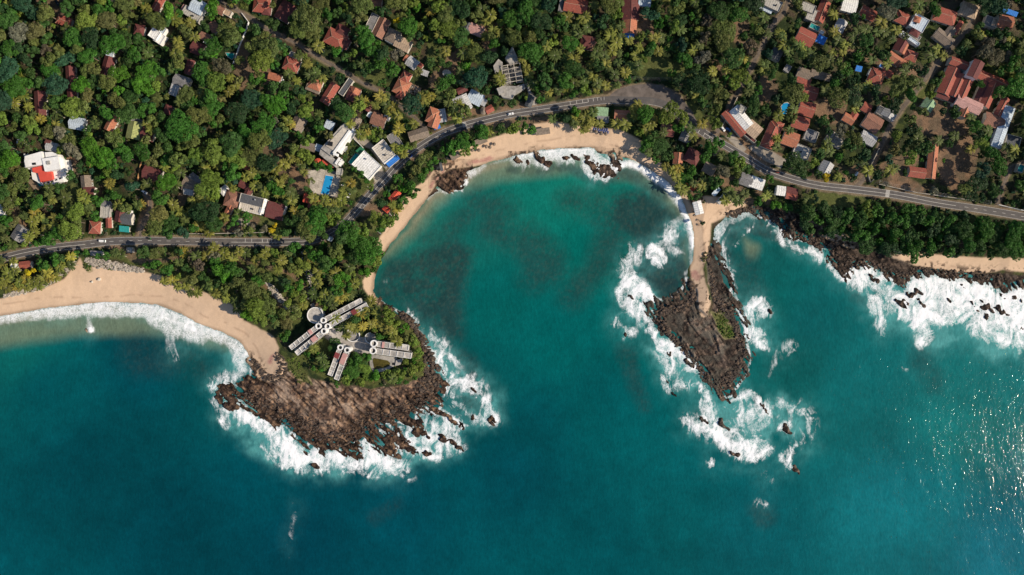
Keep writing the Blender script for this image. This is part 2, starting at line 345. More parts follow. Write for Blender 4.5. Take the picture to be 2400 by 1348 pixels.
# ------------------------------------------------------------------ roads
MAIN = smooth([(-700,700),(-100,625),(0,606),(60,592),(130,580),(200,573),(260,566),(330,564),(400,565),(500,567),(600,568),(680,567),(740,561),(790,538),(830,500),(870,454),(900,422),(940,379),(990,340),(1040,312),(1090,294),(1150,278),(1200,267),(1280,255),(1350,244),(1420,235),(1480,236),(1530,238),(1570,252),
 (1610,284),(1660,318),(1710,347),(1760,377),(1800,401),(1860,421),(1920,435),(2000,444),(2100,457),(2200,476),(2300,491),(2400,508),(2520,530),(3200,650)], 5)
LANES = [([(490,-30),(515,2),(575,35),(620,65),(690,100),(740,130),(805,168),(850,195),(905,222),(955,262),(985,290),(1004,322)],3.6),
 ([(1860,-40),(1840,20),(1812,60),(1785,110),(1760,160),(1735,210),(1715,240),(1700,275),(1680,312)],4.4),
 ([(2330,-40),(2295,20),(2265,70),(2225,115),(2185,165),(2150,210),(2110,260),(2085,300),(2062,345),(2040,390),(2020,425),(2000,440)],5.0),
 ([(2405,380),(2370,395),(2350,440),(2338,480)],3.6),([(338,455),(352,470),(350,500),(335,520),(328,556)],3.4)]
LANES = [(smooth(a, 5), w) for a, w in LANES]
ROADM = new()
add_stroke(ROADM, MAIN, 60, 11)
for a, w in LANES: add_stroke(ROADM, a, 60, w+1)
add_poly(ROADM, [(1420,226),(1450,207),(1500,196),(1550,199),(1592,222),(1625,265),(1600,272),(1560,248),(1500,238)])
def px_of(x, y, z): f = H/(H-z)/K; return x*f+1200, 674-y*f
WARPX = lambda x, y: (fbm(x*.12, y*.12, 4, 21)-.5)*9
WARPY = lambda x, y: (fbm(x*.12, y*.12, 4, 27)-.5)*9
_isl = [(x, y, r, h) for x, y, r, h in ISL]
def height(x, y):
    """terrain height (m) at world x, y"""
    z = np.zeros(x.shape, np.float32)
    for it in range(2):
        px, py = px_of(x, y, z)
        d = samp(CST, px, py)*K
        rk = ss(samp(ROCK, px, py), -4, 4)
        rd = ss(samp(ROADM, px, py), -22, -4)
        land = GZ*ss(d/30.)**.85
        sea = np.clip(d*.22, -5, 0)
        z = np.where(d > 0, land, sea)
        # strata: ridges running down to the right
        th = np.where(px > 1350, math.radians(-56), math.radians(-38)); c, s = np.cos(th), np.sin(th)
        u = x*c+y*s; v = -x*s+y*c
        wv = v+3*(fbm(x*.05, y*.05, 3, 4)-.5)
        r1 = 1-np.abs(2*fbm(u*.05, wv*.30, 4, 2)-1); r2 = fbm(u*.17, v*.42, 5, 8); r3 = fbm(u*.16, wv*.9, 3, 12); r4 = 1-np.abs(2*fbm(x*.45+r2, y*.45, 3, 14)-1)
        edge_ = 1-ss(d, 4, 15)*np.where(px > 1350, .72, .45)
        amp = rk*(.30+.70*ss(d, -12, 6))*edge_*(.45+1.1*fbm(x*.035, y*.035, 2, 55))
        crack = ss(.055-np.abs(fbm(u*.030, wv*.11, 4, 57)-.5), 0, .04)
        z = z+amp*((r1-.70)*2.6+(r2-.5)*2.6+(r3-.5)*1.3+(r4-.7)*1.5)-rk*crack*1.1*ss(d, 0, 8)-rk*ss(d, 2, 10)*np.where(px > 1350, 1.2, .3)
        z = z+(1-rd)*(1-rk)*ss(d, 12, 30)*(fbm(x*.03, y*.03, 3, 6)-.5)*.5
        z = z+(1-rk)*ss(d, 0, 6)*(fbm(x*.25, y*.25, 3, 7)-.5)*.22*(1-rd)
    z = np.where((rk > .3) & (d > 5), np.maximum(z, .22+.3*r3), z)
    px, py = px_of(x, y, z)
    wx = (fbm(x*.22, y*.22, 4, 31)-.5)*16; wy = (fbm(x*.22, y*.22, 4, 35)-.5)*16
    bx0, bx1 = px.min(), px.max()
    for ix, iy, r, h in _isl:
        A = math.radians((40 if ix < 1350 else 52)+(ix*7 % 23)-11); ca, sa = math.cos(A), math.sin(A); ex, ey = px+wx-ix, py+wy-iy
        q = np.hypot((ex*ca+ey*sa)/1.35, (-ex*sa+ey*ca)*1.45)
        m = q < r*1.5
        if m.any():
            hh = h*.8*(1-(q[m]/(r*1.15))**3)
            z[m] = np.maximum(z[m], hh-.35+(fbm(x[m]*.45, y[m]*.45, 4, 3)-.5)*2.6)
    return z
def axis(lo, hi, step, far):
    a = list(np.arange(lo, hi, step)); s = step
    up = [a[-1]]; 
    while up[-1] < far: s *= 1.25; up.append(up[-1]+s)
    s = step; dn = [a[0]]
    while dn[-1] > -far: s *= 1.25; dn.append(dn[-1]-s)
    return np.array(dn[::-1][:-1]+a+up[1:], np.float32)
def grid(ax, ay):
    gx, gy = np.meshgrid(ax, ay); nx, ny = len(ax), len(ay)
    i = np.arange(nx*ny).reshape(ny, nx)
    F = np.stack([i[:-1, :-1], i[:-1, 1:], i[1:, 1:], i[1:, :-1]], -1).reshape(-1, 4)
    return gx, gy, F
TX, TY, TF = grid(axis(-398, 398, .56, 5000), axis(-150, 226, .56, 5000))
TZ = height(TX, TY)
_px, _py = px_of(TX, TY, TZ)
_d = samp(CST, _px, _py)*K
_ax, _ay = _px+WARPX(TX, TY), _py+WARPY(TX, TY)
def lerp(a, b, t): return a+(b-a)*t[..., None]
n1 = fbm(TX*.08, TY*.08, 5, 1); n2 = fbm(TX*.5, TY*.5, 4, 2); n3 = fbm(TX*.02, TY*.02, 3, 3); n4 = fbm(TX*.22, TY*.22, 4, 9)
def C(*a): return np.array(a, np.float32)
col = lerp(np.broadcast_to(C(.026, .040, .014), TX.shape+(3,)), C(.070, .052, .032), ss(n1, .46, .66))
col = lerp(col, C(.075, .095, .025), ss(n4, .5, .68)*.7)
east = ss(_px, 1650, 2100)*ss(-_py, -440, -380)
col = lerp(col, C(.13, .10, .07), east*ss(n1, .38, .6)*.5)
col = lerp(col, C(.10, .115, .035)*(.8+.5*n2[..., None]), ss(samp(LAWN, _ax, _ay), -4, 4)*.9)
col = lerp(col, C(.12, .125, .04)*(.7+.6*n4[..., None]), ss(samp(GREENP, _ax, _ay), -4, 5)*.85*ss(n2, .25, .5))
dirtc = lerp(np.broadcast_to(C(.25, .155, .095), TX.shape+(3,)), C(.15, .105, .07), ss(n4, .4, .65))
col = lerp(col, dirtc, ss(samp(DIRT, _ax, _ay)+(n4-.5)*8, -4, 3)*.88)
shoulder = ss(samp(ROADM, _px, _py)+(n4-.5)*8, -5, 1)
col = lerp(col, C(.27, .20, .14), shoulder*.75)
col = lerp(col, C(.33, .29, .24)*(.75+.5*n4[..., None]), ss(samp(PAVE, _px, _py), -2, 2))
sm = ss(samp(SAND, _px+(_ax-_px)*.55, _py+(_ay-_py)*.55), -4, 2)
sand = C(.62, .445, .305)*(1+.16*(n3[..., None]-.5)+.12*(n2[..., None]-.5)+.22*(n1[..., None]-.5))
# wet sand by the waterline, pink seaweed and garnet stains along the bay beach
wetd = _d+(fbm(TX*.05, TY*.05, 3, 17)-.5)*3
sand = sand*(1-.38*(1-ss(wetd, .3, 3.2)))[..., None]
PINK = new()
for s in ([(1098,385,4),(1120,377,6),(1150,370,5),(1160,365,3)],[(1040,400,3),(1020,420,5),(1008,438,4)],[(1625,640,9),(1636,650,8)],[(1632,615,3)],[(632,850,5),(640,830,3)]): add_stroke(PINK, s)
sand = lerp(sand, C(.42, .20, .17), ss(samp(PINK, _ax, _ay), -4, 3)*ss(n4, .3, .6)*.8)
_sh = ss(n4, .60, .66)*ss(_d, 4, 9)*(1-ss(_d, 12, 26))
col = lerp(col, sand, sm)
wr = np.exp(-((_d-7.5-4*(fbm(TX*.03, TY*.03, 3, 19)-.5)*2)/.8)**2)*ss(n4, .42, .6)
col = lerp(col, C(.34, .22, .15), wr*sm*.45)
# rock
rk = ss(samp(ROCK, _ax, _ay), -3, 3)
for ix, iy, r, h in _isl:
    m = (np.abs(_px-ix) < r*2.4) & (np.abs(_py-iy) < r*2.4)
    rk[m] = 1
rbase = lerp(np.broadcast_to(C(.115, .070, .048), TX.shape+(3,)), C(.032, .022, .019), ss(n2, .38, .60))
rbase = lerp(rbase, C(.30, .18, .105), ss(fbm(TX*.45, TY*.45, 4, 41), .55, .70)*.7)
_th = np.where(_px > 1350, math.radians(-56), math.radians(-42)); _u = TX*np.cos(_th)+TY*np.sin(_th); _v = -TX*np.sin(_th)+TY*np.cos(_th)
str_ = fbm(_u*.09, _v*.85, 4, 47)
rbase = rbase*(.55+.9*ss(str_, .3, .68))[..., None]
pale = ss(_d/K, 30, 64)*ss(900-_px, -200, 100)+ss(_d/K, 4, 30)*ss(_px, 2040, 2140)*.4
rbase = lerp(rbase, C(.36, .26, .19), np.clip(pale, 0, 1)*ss(fbm(TX*.30, TY*.30, 5, 44)*.6+fbm(TX*.08, TY*.08, 3, 45)*.4, .44, .60)*.8*ss(str_, .28, .55))
rbase = lerp(rbase, C(.13, .115, .085), ss(_px, 1400, 1500)*(1-ss(_px, 1770, 1800))*ss(n4, .40, .62)*.8)
rbase = rbase*(.50+.62*ss(TZ, .2, 2.0))[..., None]
rbase = lerp(rbase, rbase.mean(-1, keepdims=True)*C(1.12, 1.0, .90), .08+.37*ss(_px, 1350, 1450))
rk = rk*(1-.8*sm*ss(n4+.0, .30, .5)); 
col = lerp(col, rbase, rk)
# scattered dark stones where sand meets rock, pale rubble at the top of the left beach
edge = ss(samp(ROCK, _px, _py), -26, -2)*sm
col = lerp(col, C(.07, .048, .035), edge*ss(fbm(TX*.45, TY*.45, 3, 51), .56, .62))
col = lerp(col, C(.36, .31, .16), ss(samp(GREENP, _ax, _ay), -2, 3)*rk*.9)
gm = ss(samp(GREENP, _ax, _ay)+(n4-.5)*10, -1, 4)*ss(_d, 3, 7)
col = lerp(col, C(.085, .10, .028)*(.6+.8*n2[..., None]), gm*.9*(1-sm*.5)*(1-ss(samp(PAVE, _px, _py), -4, 0))*(1-ss(samp(DIRT, _ax, _ay), -4, 3)*.9))
V = np.stack([TX, TY, TZ], -1).reshape(-1, 3)
keep = (TZ.reshape(-1)[TF] > -1.6).any(1)
TF = TF[keep]; used = np.unique(TF); remap = np.zeros(len(V), np.int32); remap[used] = np.arange(len(used)); TF = remap[TF]
m, t, b = nmat('ground_cover'); p = geopos(t)
at = t.nodes.new('ShaderNodeVertexColor'); at.layer_name = 'Col'
f = rng(t, noise(t, p, 1.1, 6, .75), .3, .7, .58, 1.4); f2 = rng(t, noise(t, p, .25, 4, .6), .3, .7, .85, 1.15)
n = t.nodes.new('ShaderNodeVectorMath'); n.operation = 'SCALE'; t.links.new(at.outputs['Color'], n.inputs[0])
# sand is far smoother than soil or rock: let bright ground vary less
lum = t.nodes.new('ShaderNodeRGBToBW'); t.links.new(at.outputs['Color'], lum.inputs[0])
k = rng(t, lum.outputs[0], .15, .38, 1, .18)
ff = math_(t, 'ADD', math_(t, 'MULTIPLY', math_(t, 'SUBTRACT', math_(t, 'MULTIPLY', f, f2), 1), k), 1)
t.links.new(ff, n.inputs[3]); t.links.new(n.outputs[0], b.inputs['Base Color'])
b.inputs['Roughness'].default_value = .9; b.inputs['Specular IOR Level'].default_value = .15
bump(t, b, noise(t, p, 1.0, 6, .75), rng(t, lum.outputs[0], .2, .38, .8, .12), .8)
gme = mesh_np('ground', V[used], TF, [m], None, True, col.reshape(-1, 3)[used])
ground = link('ground', gme); tag(ground, kind='structure')
del V
def gz(px, py):
    """ground height under a photo position"""
    z = GZ
    for _ in range(3):
        x, y = P(px, py, z); z = float(height(np.array([[x]], np.float32), np.array([[y]], np.float32))[0, 0])
    return z

# ------------------------------------------------------------------ water
WX, WY, WF = grid(axis(-398, 398, .8, 9000), axis(-226, 178, .8, 9000))
px, py = px_of(WX, WY, 0*WX)
d = samp(CST, px, py)*K
CP = [((50,830),(22,112,105)),((100,900),(2,84,90)),((350,850),(0,72,82)),((200,1100),(2,72,80)),((50,1300),(2,82,90)),((400,1250),(0,70,80)),((700,1250),(0,72,86)),((900,1200),(0,79,91)),((1200,1100),(0,82,92)),
 ((1150,700),(5,104,99)),((1250,450),(26,122,106)),((1350,420),(30,126,108)),((1400,600),(2,105,95)),((1300,800),(0,101,98)),((1400,950),(0,96,98)),((1250,1000),(0,86,92)),((1600,1200),(6,97,100)),((1400,1300),(0,92,98)),
 ((1800,700),(15,100,95)),((1900,750),(18,100,100)),((2000,900),(22,106,106)),((2250,950),(32,118,115)),((2100,1200),(26,112,118)),((2380,1300),(35,112,125)),((1750,1250),(12,98,104)),((1850,850),(20,102,98)),((1500,750),(0,96,93)),
 ((1760,600),(28,92,88)),((1100,560),(30,110,100)),((1000,540),(50,118,104)),((450,800),(10,95,95)),((560,870),(10,90,92)),((640,1150),(0,78,88)),((1130,900),(8,88,88))]
acc = np.zeros(px.shape+(3,), np.float32); wsum = np.zeros(px.shape, np.float32)
for (a, b_), c in CP:
    w = 1/((px-a)**2+(py-b_)**2+2500)**1.7; wsum += w; acc += w[..., None]*np.array(c, np.float32)
WS = acc/wsum[..., None]/255
n1 = fbm(WX*.02, WY*.02, 4, 61); n2 = fbm(WX*.07, WY*.07, 4, 63); n3 = fbm(WX*.3, WY*.3, 4, 66)
WS = WS*(1+.28*(n1[..., None]-.5)+.12*(n2[..., None]-.5))
WS = np.where(WS < .04045, WS/12.92, ((WS+.055)/1.055)**2.4)*C(.36, .775, .80)      # to linear albedo
def LC(*c): return np.array(lin(c), np.float32)*.86
# sandy shallows off the beaches
SHAL = new()
add_stroke(SHAL, [(-200,790,45),(0,775,42),(120,760,42),(250,745,45),(340,745,40),(420,765,30),(500,795,22),(560,820,14)])
add_stroke(SHAL, [(905,600,12),(930,575,16),(960,545,20),(990,500,24),(1020,465,26),(1060,440,22),(1110,415,32),(1160,400,32),(1220,392,30),(1290,385,30),(1350,380,30),(1420,400,22),(1480,400,26),(1530,425,26),(1570,460,24),(1600,500,20)])
add_stroke(SHAL, [(1612,560,12),(1610,600,14),(1600,640,8)]); add_stroke(SHAL, [(1760,590,22),(1745,570,10)])
wpx = px+(n2-.5)*34; wpy = py+(n1-.5)*24
sh = ss(samp(SHAL, wpx, wpy), -14, 22)
WS = lerp(WS, LC(116, 132, 108), sh*.85)
sh2 = ss(samp(SHAL, wpx, wpy), 6, 34)*(1-ss(-d, 0, 9))
WS = lerp(WS, LC(168, 150, 122), np.clip(sh2*1.0, 0, 1)*.9)
# reefs and weed seen through the water: polygon or stroke, strength
REEF = np.zeros((MYN, MXN), np.float32)
def reef(pts, k, soft=14, poly=True):
    M = new(); (add_poly if poly else add_stroke)(M, pts, 80)
    np.maximum(REEF, k*ss(M, -soft, soft), out=REEF)
reef([(885,700),(890,650),(912,612),(950,600),(1010,575),(1070,560),(1110,590),(1095,650),(1085,740),(1080,800),(1030,790),(1000,760),(940,725)], .85, 22)
reef([(990,780),(1040,800),(1110,840),(1130,900),(1150,960),(1100,970),(1060,900),(1020,850)], .8, 22)
reef([(1430,460),(1500,440),(1560,470),(1600,510),(1616,560),(1610,620),(1625,700),(1560,716),(1515,700),(1470,650),(1480,560),(1420,520)], .88, 24)
reef([(1500,690),(1520,640),(1560,610),(1605,600),(1620,640),(1610,665),(1570,680),(1530,710)], 1.0, 12)
reef([(1655,600),(1680,550),(1730,505),(1780,510),(1840,550),(1880,580),(1860,590),(1800,560),(1740,540),(1712,580),(1720,640),(1715,690),(1690,640)], .85, 10)
reef([(1120,470,30),(1180,490,34),(1150,540,26),(1230,560,40),(1280,620,50),(1250,650,30)], .6, 30, False)
reef([(1330,470,26),(1400,480,40),(1450,520,40),(1400,640,26),(1340,690,30)], .6, 30, False)
reef([(1740,620,30),(1760,680,34),(1745,700,14)], .45, 20, False); reef([(1000,560,22),(1050,545,26),(1100,500,20)], .5, 18, False)
reef([(480,860,30),(430,840,40),(330,830,50)], .4, 30, False); reef([(1200,395,8),(1260,400,14),(1300,392,8),(1340,395,8),(1410,420,20),(1450,405,16),(1490,410,20),(1560,460,14)], .7, 10, False)
reef([(1640,975,20),(1690,990,26),(1700,1050,18),(1750,1010,20)], .6, 14, False); reef([(1838,1003,16)], .8, 10, False); reef([(1790,1212,26),(1770,1195,14)], .45, 16, False)
reef([(2170,800,20),(2165,850,24),(2190,900,20)], .45, 26, False); reef([(2010,690,18),(2060,720,18)], .6, 16, False); reef([(1470,830,24),(1510,955,12)], .45, 16, False); reef([(540,700,0)], 0, 2, False)
reef([(2120,700,30),(2300,720,34),(2380,700,30)], .6, 20, False)
reef([(880,1215,16),(930,1180,14)], .3, 14, False); reef([(900,690,22)], .7, 12, False)
rf = samp(REEF, px+(n2-.5)*26, py+(n3-.5)*14)*(.55+.45*ss(.5*n2+.3*n3+.2*fbm(WX*.7, WY*.7, 3, 73), .36, .54))
WS = lerp(WS, LC(38, 58, 60), np.clip(rf, 0, 1)*.92)
rf2 = samp(REEF, px, py)*ss(fbm(WX*.6, WY*.6, 3, 71), .5, .7)
WS = lerp(WS, LC(78, 92, 80), rf2*.28)
# foam: strokes with strength
FOAM = np.zeros((MYN, MXN), np.float32)
def foam(pts, k, soft=6, poly=False):
    M = new(); (add_poly if poly else add_stroke)(M, pts, 60)
    np.maximum(FOAM, k*ss(M, -soft, soft), out=FOAM)
# left beach swash, its solid leading edge and lacy back
foam([(-200,772,10),(0,750,8),(60,738,10),(130,732,13),(200,727,15),(280,727,18),(330,724,17),(380,733,17),(430,753,15),(480,776,13),(520,788,13),(555,806,12),(574,830,12)], .72, 8)
foam([(-200,768,4),(0,744,3),(60,735,3),(120,724,3),(180,718,3),(250,714,3),(320,713,3),(370,717,3),(420,737,3),(470,766,3),(520,782,3),(560,802,3),(580,832,3)], .95, 3)
foam([(345,748,3),(385,744,5),(420,756,5),(455,775,5),(490,790,4)], .95, 4)
foam([(360,755,12),(420,775,14),(470,795,12)], .62, 10)
foam([(208,745,4),(210,765,4)], .85, 4)
foam([(213,774,8)], .99, 2)
foam([(392,770,9),(398,800,8),(400,825,7),(408,842,4)], .52, 8)
foam([(548,810,9),(562,840,13),(572,870,10),(545,890,10)], .66, 8)
# main headland
foam([(505,900,12),(530,915,16),(560,940,10),(530,885,14)], .68, 12)
foam([(516,930,10),(525,965,14),(530,1000,8)], .62, 10)
foam([(519,967,8),(555,974,13),(600,996,15),(640,1010,16),(672,1036,22),(694,1056,20),(666,1070,14),(672,1090,10),(714,1076,16),(744,1064,14),(754,1088,18),(746,1110,8),(785,1070,15),(812,1080,13),(834,1092,13),(870,1078,15),(902,1078,14),(928,1090,12),(950,1098,9)], .80, 10)
foam([(560,985,6),(610,1005,9),(655,1020,10),(690,1050,10),(735,1070,8),(780,1066,8),(830,1085,6),(890,1070,7),(925,1085,5)], .95, 6)
foam([(640,1050,16),(660,1085,12),(720,1100,10),(800,1100,10),(900,1105,8),(960,1110,6),(968,1125,3)], .5, 12)
foam([(846,1036,6),(858,1060,9),(880,1065,9)], .9, 5); foam([(614,945,3),(620,965,4),(622,985,4)], .9, 3)
foam([(885,1000,5),(910,1030,6),(935,1055,7),(965,1062,8),(1000,1060,9),(1030,1070,6)], .8, 6)
foam([(950,1030,12),(985,1035,14),(1020,1030,16),(1050,1045,14),(1075,1045,10)], .62, 12)
foam([(985,965,9),(1000,985,11),(1020,1000,12),(1050,1000,10),(1065,1015,8)], .68, 9)
foam([(940,1000,7),(960,1015,5)], .5, 6)
foam([(990,785,5),(1000,800,8),(1012,820,11),(1030,835,12),(1045,845,8)], .8, 8); foam([(1020,775,10),(1035,800,12),(1060,840,10),(1080,850,8)], .55, 10)
foam([(950,738,6),(965,750,6),(975,762,4)], .7, 5)
foam([(1050,870,10),(1070,895,12),(1100,900,16),(1119,912,12)], .62, 10); foam([(1095,898,7),(1108,888,6)], .85, 6)
foam([(1130,940,10),(1146,960,12),(1158,980,10),(1135,985,8),(1110,975,8)], .66, 9); foam([(1040,900,8),(1060,940,8),(1085,960,8)], .42, 10)
# bay beach
foam([(1000,465,3),(1012,450,6),(1028,440,5)], .7, 4); foam([(1046,450,3),(1066,442,3),(1082,430,4),(1088,415,4)], .9, 3); foam([(1034,402,2),(1050,397,3),(1058,394,2)], .95, 2)
foam([(1090,410,8),(1110,400,9),(1130,390,7)], .62, 8)
foam([(1135,390,2),(1170,379,2),(1200,370,3)], .7, 3)
foam([(1200,372,6),(1225,366,8),(1260,360,9),(1300,360,11),(1350,357,10),(1390,357,10),(1400,370,10)], .76, 6)
foam([(1200,368,2),(1240,360,3),(1262,355,3),(1301,350,3),(1350,349,3),(1392,348,3)], .98, 2)
foam([(1270,375,6),(1290,380,4)], .8, 4); foam([(1400,378,8),(1425,386,8),(1448,396,7)], .8, 6); foam([(1402,403,3),(1418,409,3)], .95, 2)
foam([(1446,400,5),(1458,388,9),(1478,380,8),(1500,390,8),(1530,408,9),(1560,432,9),(1585,463,9),(1600,490,8),(1614,520,7),(1622,545,6),(1624,580,5)], 1.0, 4)
foam([(1622,590,3),(1618,625,3),(1606,644,3)], .85, 3)
# second peninsula, west side
foam([(1512,600),(1522,580),(1538,568),(1550,580),(1562,605),(1566,626),(1545,622),(1530,615)], .80, 4, True)
foam([(1538,570,2),(1552,585,2),(1561,603,2),(1565,624,2)], .99, 2)
foam([(1583,515,8),(1578,540,14),(1565,560,12),(1580,580,14),(1592,592,8)], .60, 10)
foam([(1500,585,10),(1470,610,10),(1462,640,10),(1490,640,6)], .52, 12)
foam([(1461,650,10),(1480,665,18),(1500,682,17),(1517,702,13),(1530,716,8)], .84, 8)
foam([(1465,690,16),(1480,720,20),(1500,735,18),(1515,760,14),(1530,770,10)], .64, 14)
foam([(1440,755,6),(1461,772,11),(1475,780,7)], .72, 7)
foam([(1528,775,10),(1550,795,10),(1570,805,12),(1590,822,14),(1608,842,14),(1630,860,10),(1650,875,6)], .82, 8)
foam([(1550,815,12),(1560,840,12),(1590,860,12),(1560,880,8)], .56, 12)
foam([(1555,885,6),(1565,895,7),(1572,915,7)], .74, 5); foam([(1600,900,14),(1640,915,14)], .42, 12)
foam([(1655,935,10),(1660,960,14),(1670,985,12)], .72, 12)
foam([(1603,985,8),(1620,998,10),(1640,1010,12),(1668,1022,14),(1692,1030,16),(1712,1045,14),(1725,1065,12),(1742,1050,14),(1765,1065,14),(1785,1058,10),(1803,1056,4)], .84, 7)
foam([(1600,982,4),(1630,1000,5),(1670,1012,8),(1695,1022,9),(1712,1040,7),(1730,1075,5),(1750,1045,7),(1770,1060,7)], .98, 4)
foam([(1668,1086,8)], .72, 4); foam([(1799,1120,9),(1800,1130,7)], .66, 7); foam([(1846,1066,9),(1856,1084,10),(1862,1098,6)], .86, 6)
foam([(1715,934,5),(1737,920,8),(1762,915,9),(1780,928,9),(1790,948,8),(1799,968,5)], .90, 6)
foam([(1750,960,22),(1780,985,26),(1745,1010,24),(1770,1030,18)], .48, 26)
foam([(1820,950,22),(1870,955,20),(1905,975,16),(1900,1010,14),(1880,1040,16),(1855,1060,10)], .30, 26)
# east side of the peninsula
foam([(1718,650,2),(1716,680,3),(1722,705,5),(1732,718,5)], .8, 4)
foam([(1797,732,6),(1798,716,9),(1785,702,9),(1766,708,10),(1750,722,10),(1745,745,10),(1750,768,12),(1762,785,14),(1778,800,12),(1794,818,6)], .84, 8)
foam([(1770,725,8),(1765,760,8),(1790,800,10)], .55, 10)
foam([(1690,520,14),(1680,555,12),(1682,590,13),(1698,612,10),(1712,640,6)], .56, 10); foam([(1715,510,10),(1750,500,9),(1772,512,7)], .54, 8)
foam([(1718,570,2),(1726,558,2),(1745,545,2),(1774,531,2)], .9, 2); foam([(1801,522,8),(1827,542,9),(1849,560,9),(1875,576,9)], .56, 8)
foam([(1840,800,4),(1815,830,4),(1805,870,3)], .42, 8); foam([(1842,800,10),(1850,840,8)], .34, 14)
# right hand coast
foam([(1885,580,7),(1905,583,10),(1925,598,11),(1930,622,9),(1955,640,7),(1975,652,6)], .84, 7)
foam([(1996,631,9),(1990,650,14),(2010,665,14),(2027,625,12),(2048,640,10),(2075,642,10),(2098,652,8)], .86, 7)
foam([(2028,640,10),(2050,662,10),(2080,680,12),(2100,700,12),(2110,725,10),(2140,740,10)], .80, 9)
foam([(2050,700,16),(2065,725,14),(2040,710,8)], .55, 14)
foam([(2135,660),(2160,645),(2185,640),(2230,650),(2260,662),(2290,655),(2330,668),(2350,685),(2380,672),(2600,665),(2600,800),(2400,790),(2330,765),(2260,748),(2200,745),(2150,750),(2120,725),(2112,690)], .80, 10, True)
foam([(2150,665,10),(2185,655,12),(2220,665,10),(2280,680,14),(2330,690,12),(2400,690,14),(2500,690,16)], .96, 8)
foam([(2180,715,16),(2240,725,14)], .60, 12)
foam([(2074,742,9),(2076,755,8),(2075,775,5),(2073,790,3)], .84, 7); foam([(2062,742,3),(2054,762,3)], .6, 4)
foam([(2140,745,7),(2160,745,9),(2185,742,9),(2205,748,6),(2235,755,5)], .92, 5)
foam([(2158,755,14),(2170,775,13),(2165,795,10),(2166,812,6)], .74, 10); foam([(2230,745,8),(2290,765,14),(2350,785,18),(2420,800,24)], .62, 16)
foam([(2180,668,12),(2215,690,10),(2260,700,12),(2330,710,14),(2400,720,16)], .85, 12)
foam([(2255,758,8),(2300,765,12),(2360,790,14),(2420,800,20)], .52, 14)
foam([(2124,864,5)], .5, 4); foam([(690,1165,2),(685,1240,3),(675,1300,3)], .30, 6); foam([(1770,1180,6),(1790,1178,6)], .38, 6)
foam([(900,660,4),(906,650,2)], .4, 3)
# narrow broken wash round every standing rock
for x, y, r, h in ISL:
    foam([(x-2, y+1, r+3.5)], .60, 5)
_b = blur(FOAM, 5); FS = FOAM*.15+_b*.45+blur(FOAM, 12)*.45
FS = np.maximum(FS, np.where(FOAM > .88, FOAM, 0)*.9)
q1 = fbm(WX*.045, WY*.045, 4, 81)-.5; q2 = fbm(WX*.045, WY*.045, 4, 85)-.5; q3 = fbm(WX*.22, WY*.22, 4, 88)-.5; q4 = fbm(WX*.22, WY*.22, 4, 92)-.5
fw = ss(samp(SAND, px, py), -60, -30); fw = .30+.70*(1-ss(samp(SAND, px, py), -45, -12))      # little warp where swash meets a beach
fo = samp(FS, px+(q1*34+q3*16)*fw, py+(q2*34+q4*16)*fw)
fo = np.maximum(fo, .52*ss(1.6-np.abs(d), 0, 1.2)*ss(samp(ROCK, px, py), -6, 2))
MK = new(0.)
for q_, r_ in (([(1680,965,34),(1760,1000,52),(1840,970,44),(1885,1030,26)], .62),([(1475,715,30),(1550,810,26),(1640,900,22)], .5),([(530,930,22),(560,990,24),(690,1080,32),(850,1085,30),(950,1060,30),(1060,1010,26),(1140,950,20)], .62),([(2010,680,20),(2090,715,30),(2200,765,34),(2350,800,44),(2500,820,50)], .6),([(1770,730,16),(1770,800,16)], .5),([(1010,810,16),(1060,860,18),(1100,910,20)], .4)):
    _m = new(); add_stroke(_m, q_, 80); MK = np.maximum(MK, r_*ss(_m, -26, 26))
MK = blur(MK, 12)
milk = np.maximum(samp(MK, px+q1*60, py+q2*60)*(.35+1.2*ss(q1+q3*.6, -.2, .25)), 0)+samp(blur(FOAM, 20), px+q1*44, py+q2*44)*(.55+1.1*ss(q3, -.25, .25))
WS = lerp(WS, LC(96, 172, 170), np.clip(milk*1.15, 0, .72)*(1-sh*.7)*ss(n2, .12, .55))
fo = np.where(d > 2.5, 0, fo)
WL = WS
_c, _s = math.cos(math.radians(14)), math.sin(math.radians(14)); swl = fbm((WX*_c+WY*_s)*.11, (-WX*_s+WY*_c)*.035, 3, 95)
WZ = np.clip(fo-.5, 0, 1)*.9*(.2+1.4*n3)+(n3-.5)*.10+(swl-.5)*.30*ss(-d, 2, 25)
WZ = WZ.astype(np.float32)*(np.abs(WX) < 420)*(np.abs(WY) < 240)
nxw, nyw = WX.shape[1], WX.shape[0]
V = np.stack([WX, WY, WZ], -1).reshape(-1, 3)
keep = (d.reshape(-1)[WF] < 9).any(1); WF = WF[keep]
used = np.unique(WF); remap = np.zeros(len(V), np.int32); remap[used] = np.arange(len(used)); WF = remap[WF]
m, t, b = nmat('sea_water'); p = geopos(t)
wme = mesh_np('sea', V[used], WF, [m], None, True, WL.reshape(-1, 3)[used])
fr_ = wme.attributes.new('Wild', 'FLOAT', 'POINT'); fr_.data.foreach_set('value', fw.reshape(-1)[used].astype(np.float32))
fa = wme.attributes.new('Foam', 'FLOAT', 'POINT'); fa.data.foreach_set('value', fo.reshape(-1)[used].astype(np.float32))
at = t.nodes.new('ShaderNodeVertexColor'); at.layer_name = 'Col'
af = t.nodes.new('ShaderNodeAttribute'); af.attribute_name = 'Foam'
foa = af.outputs['Fac']
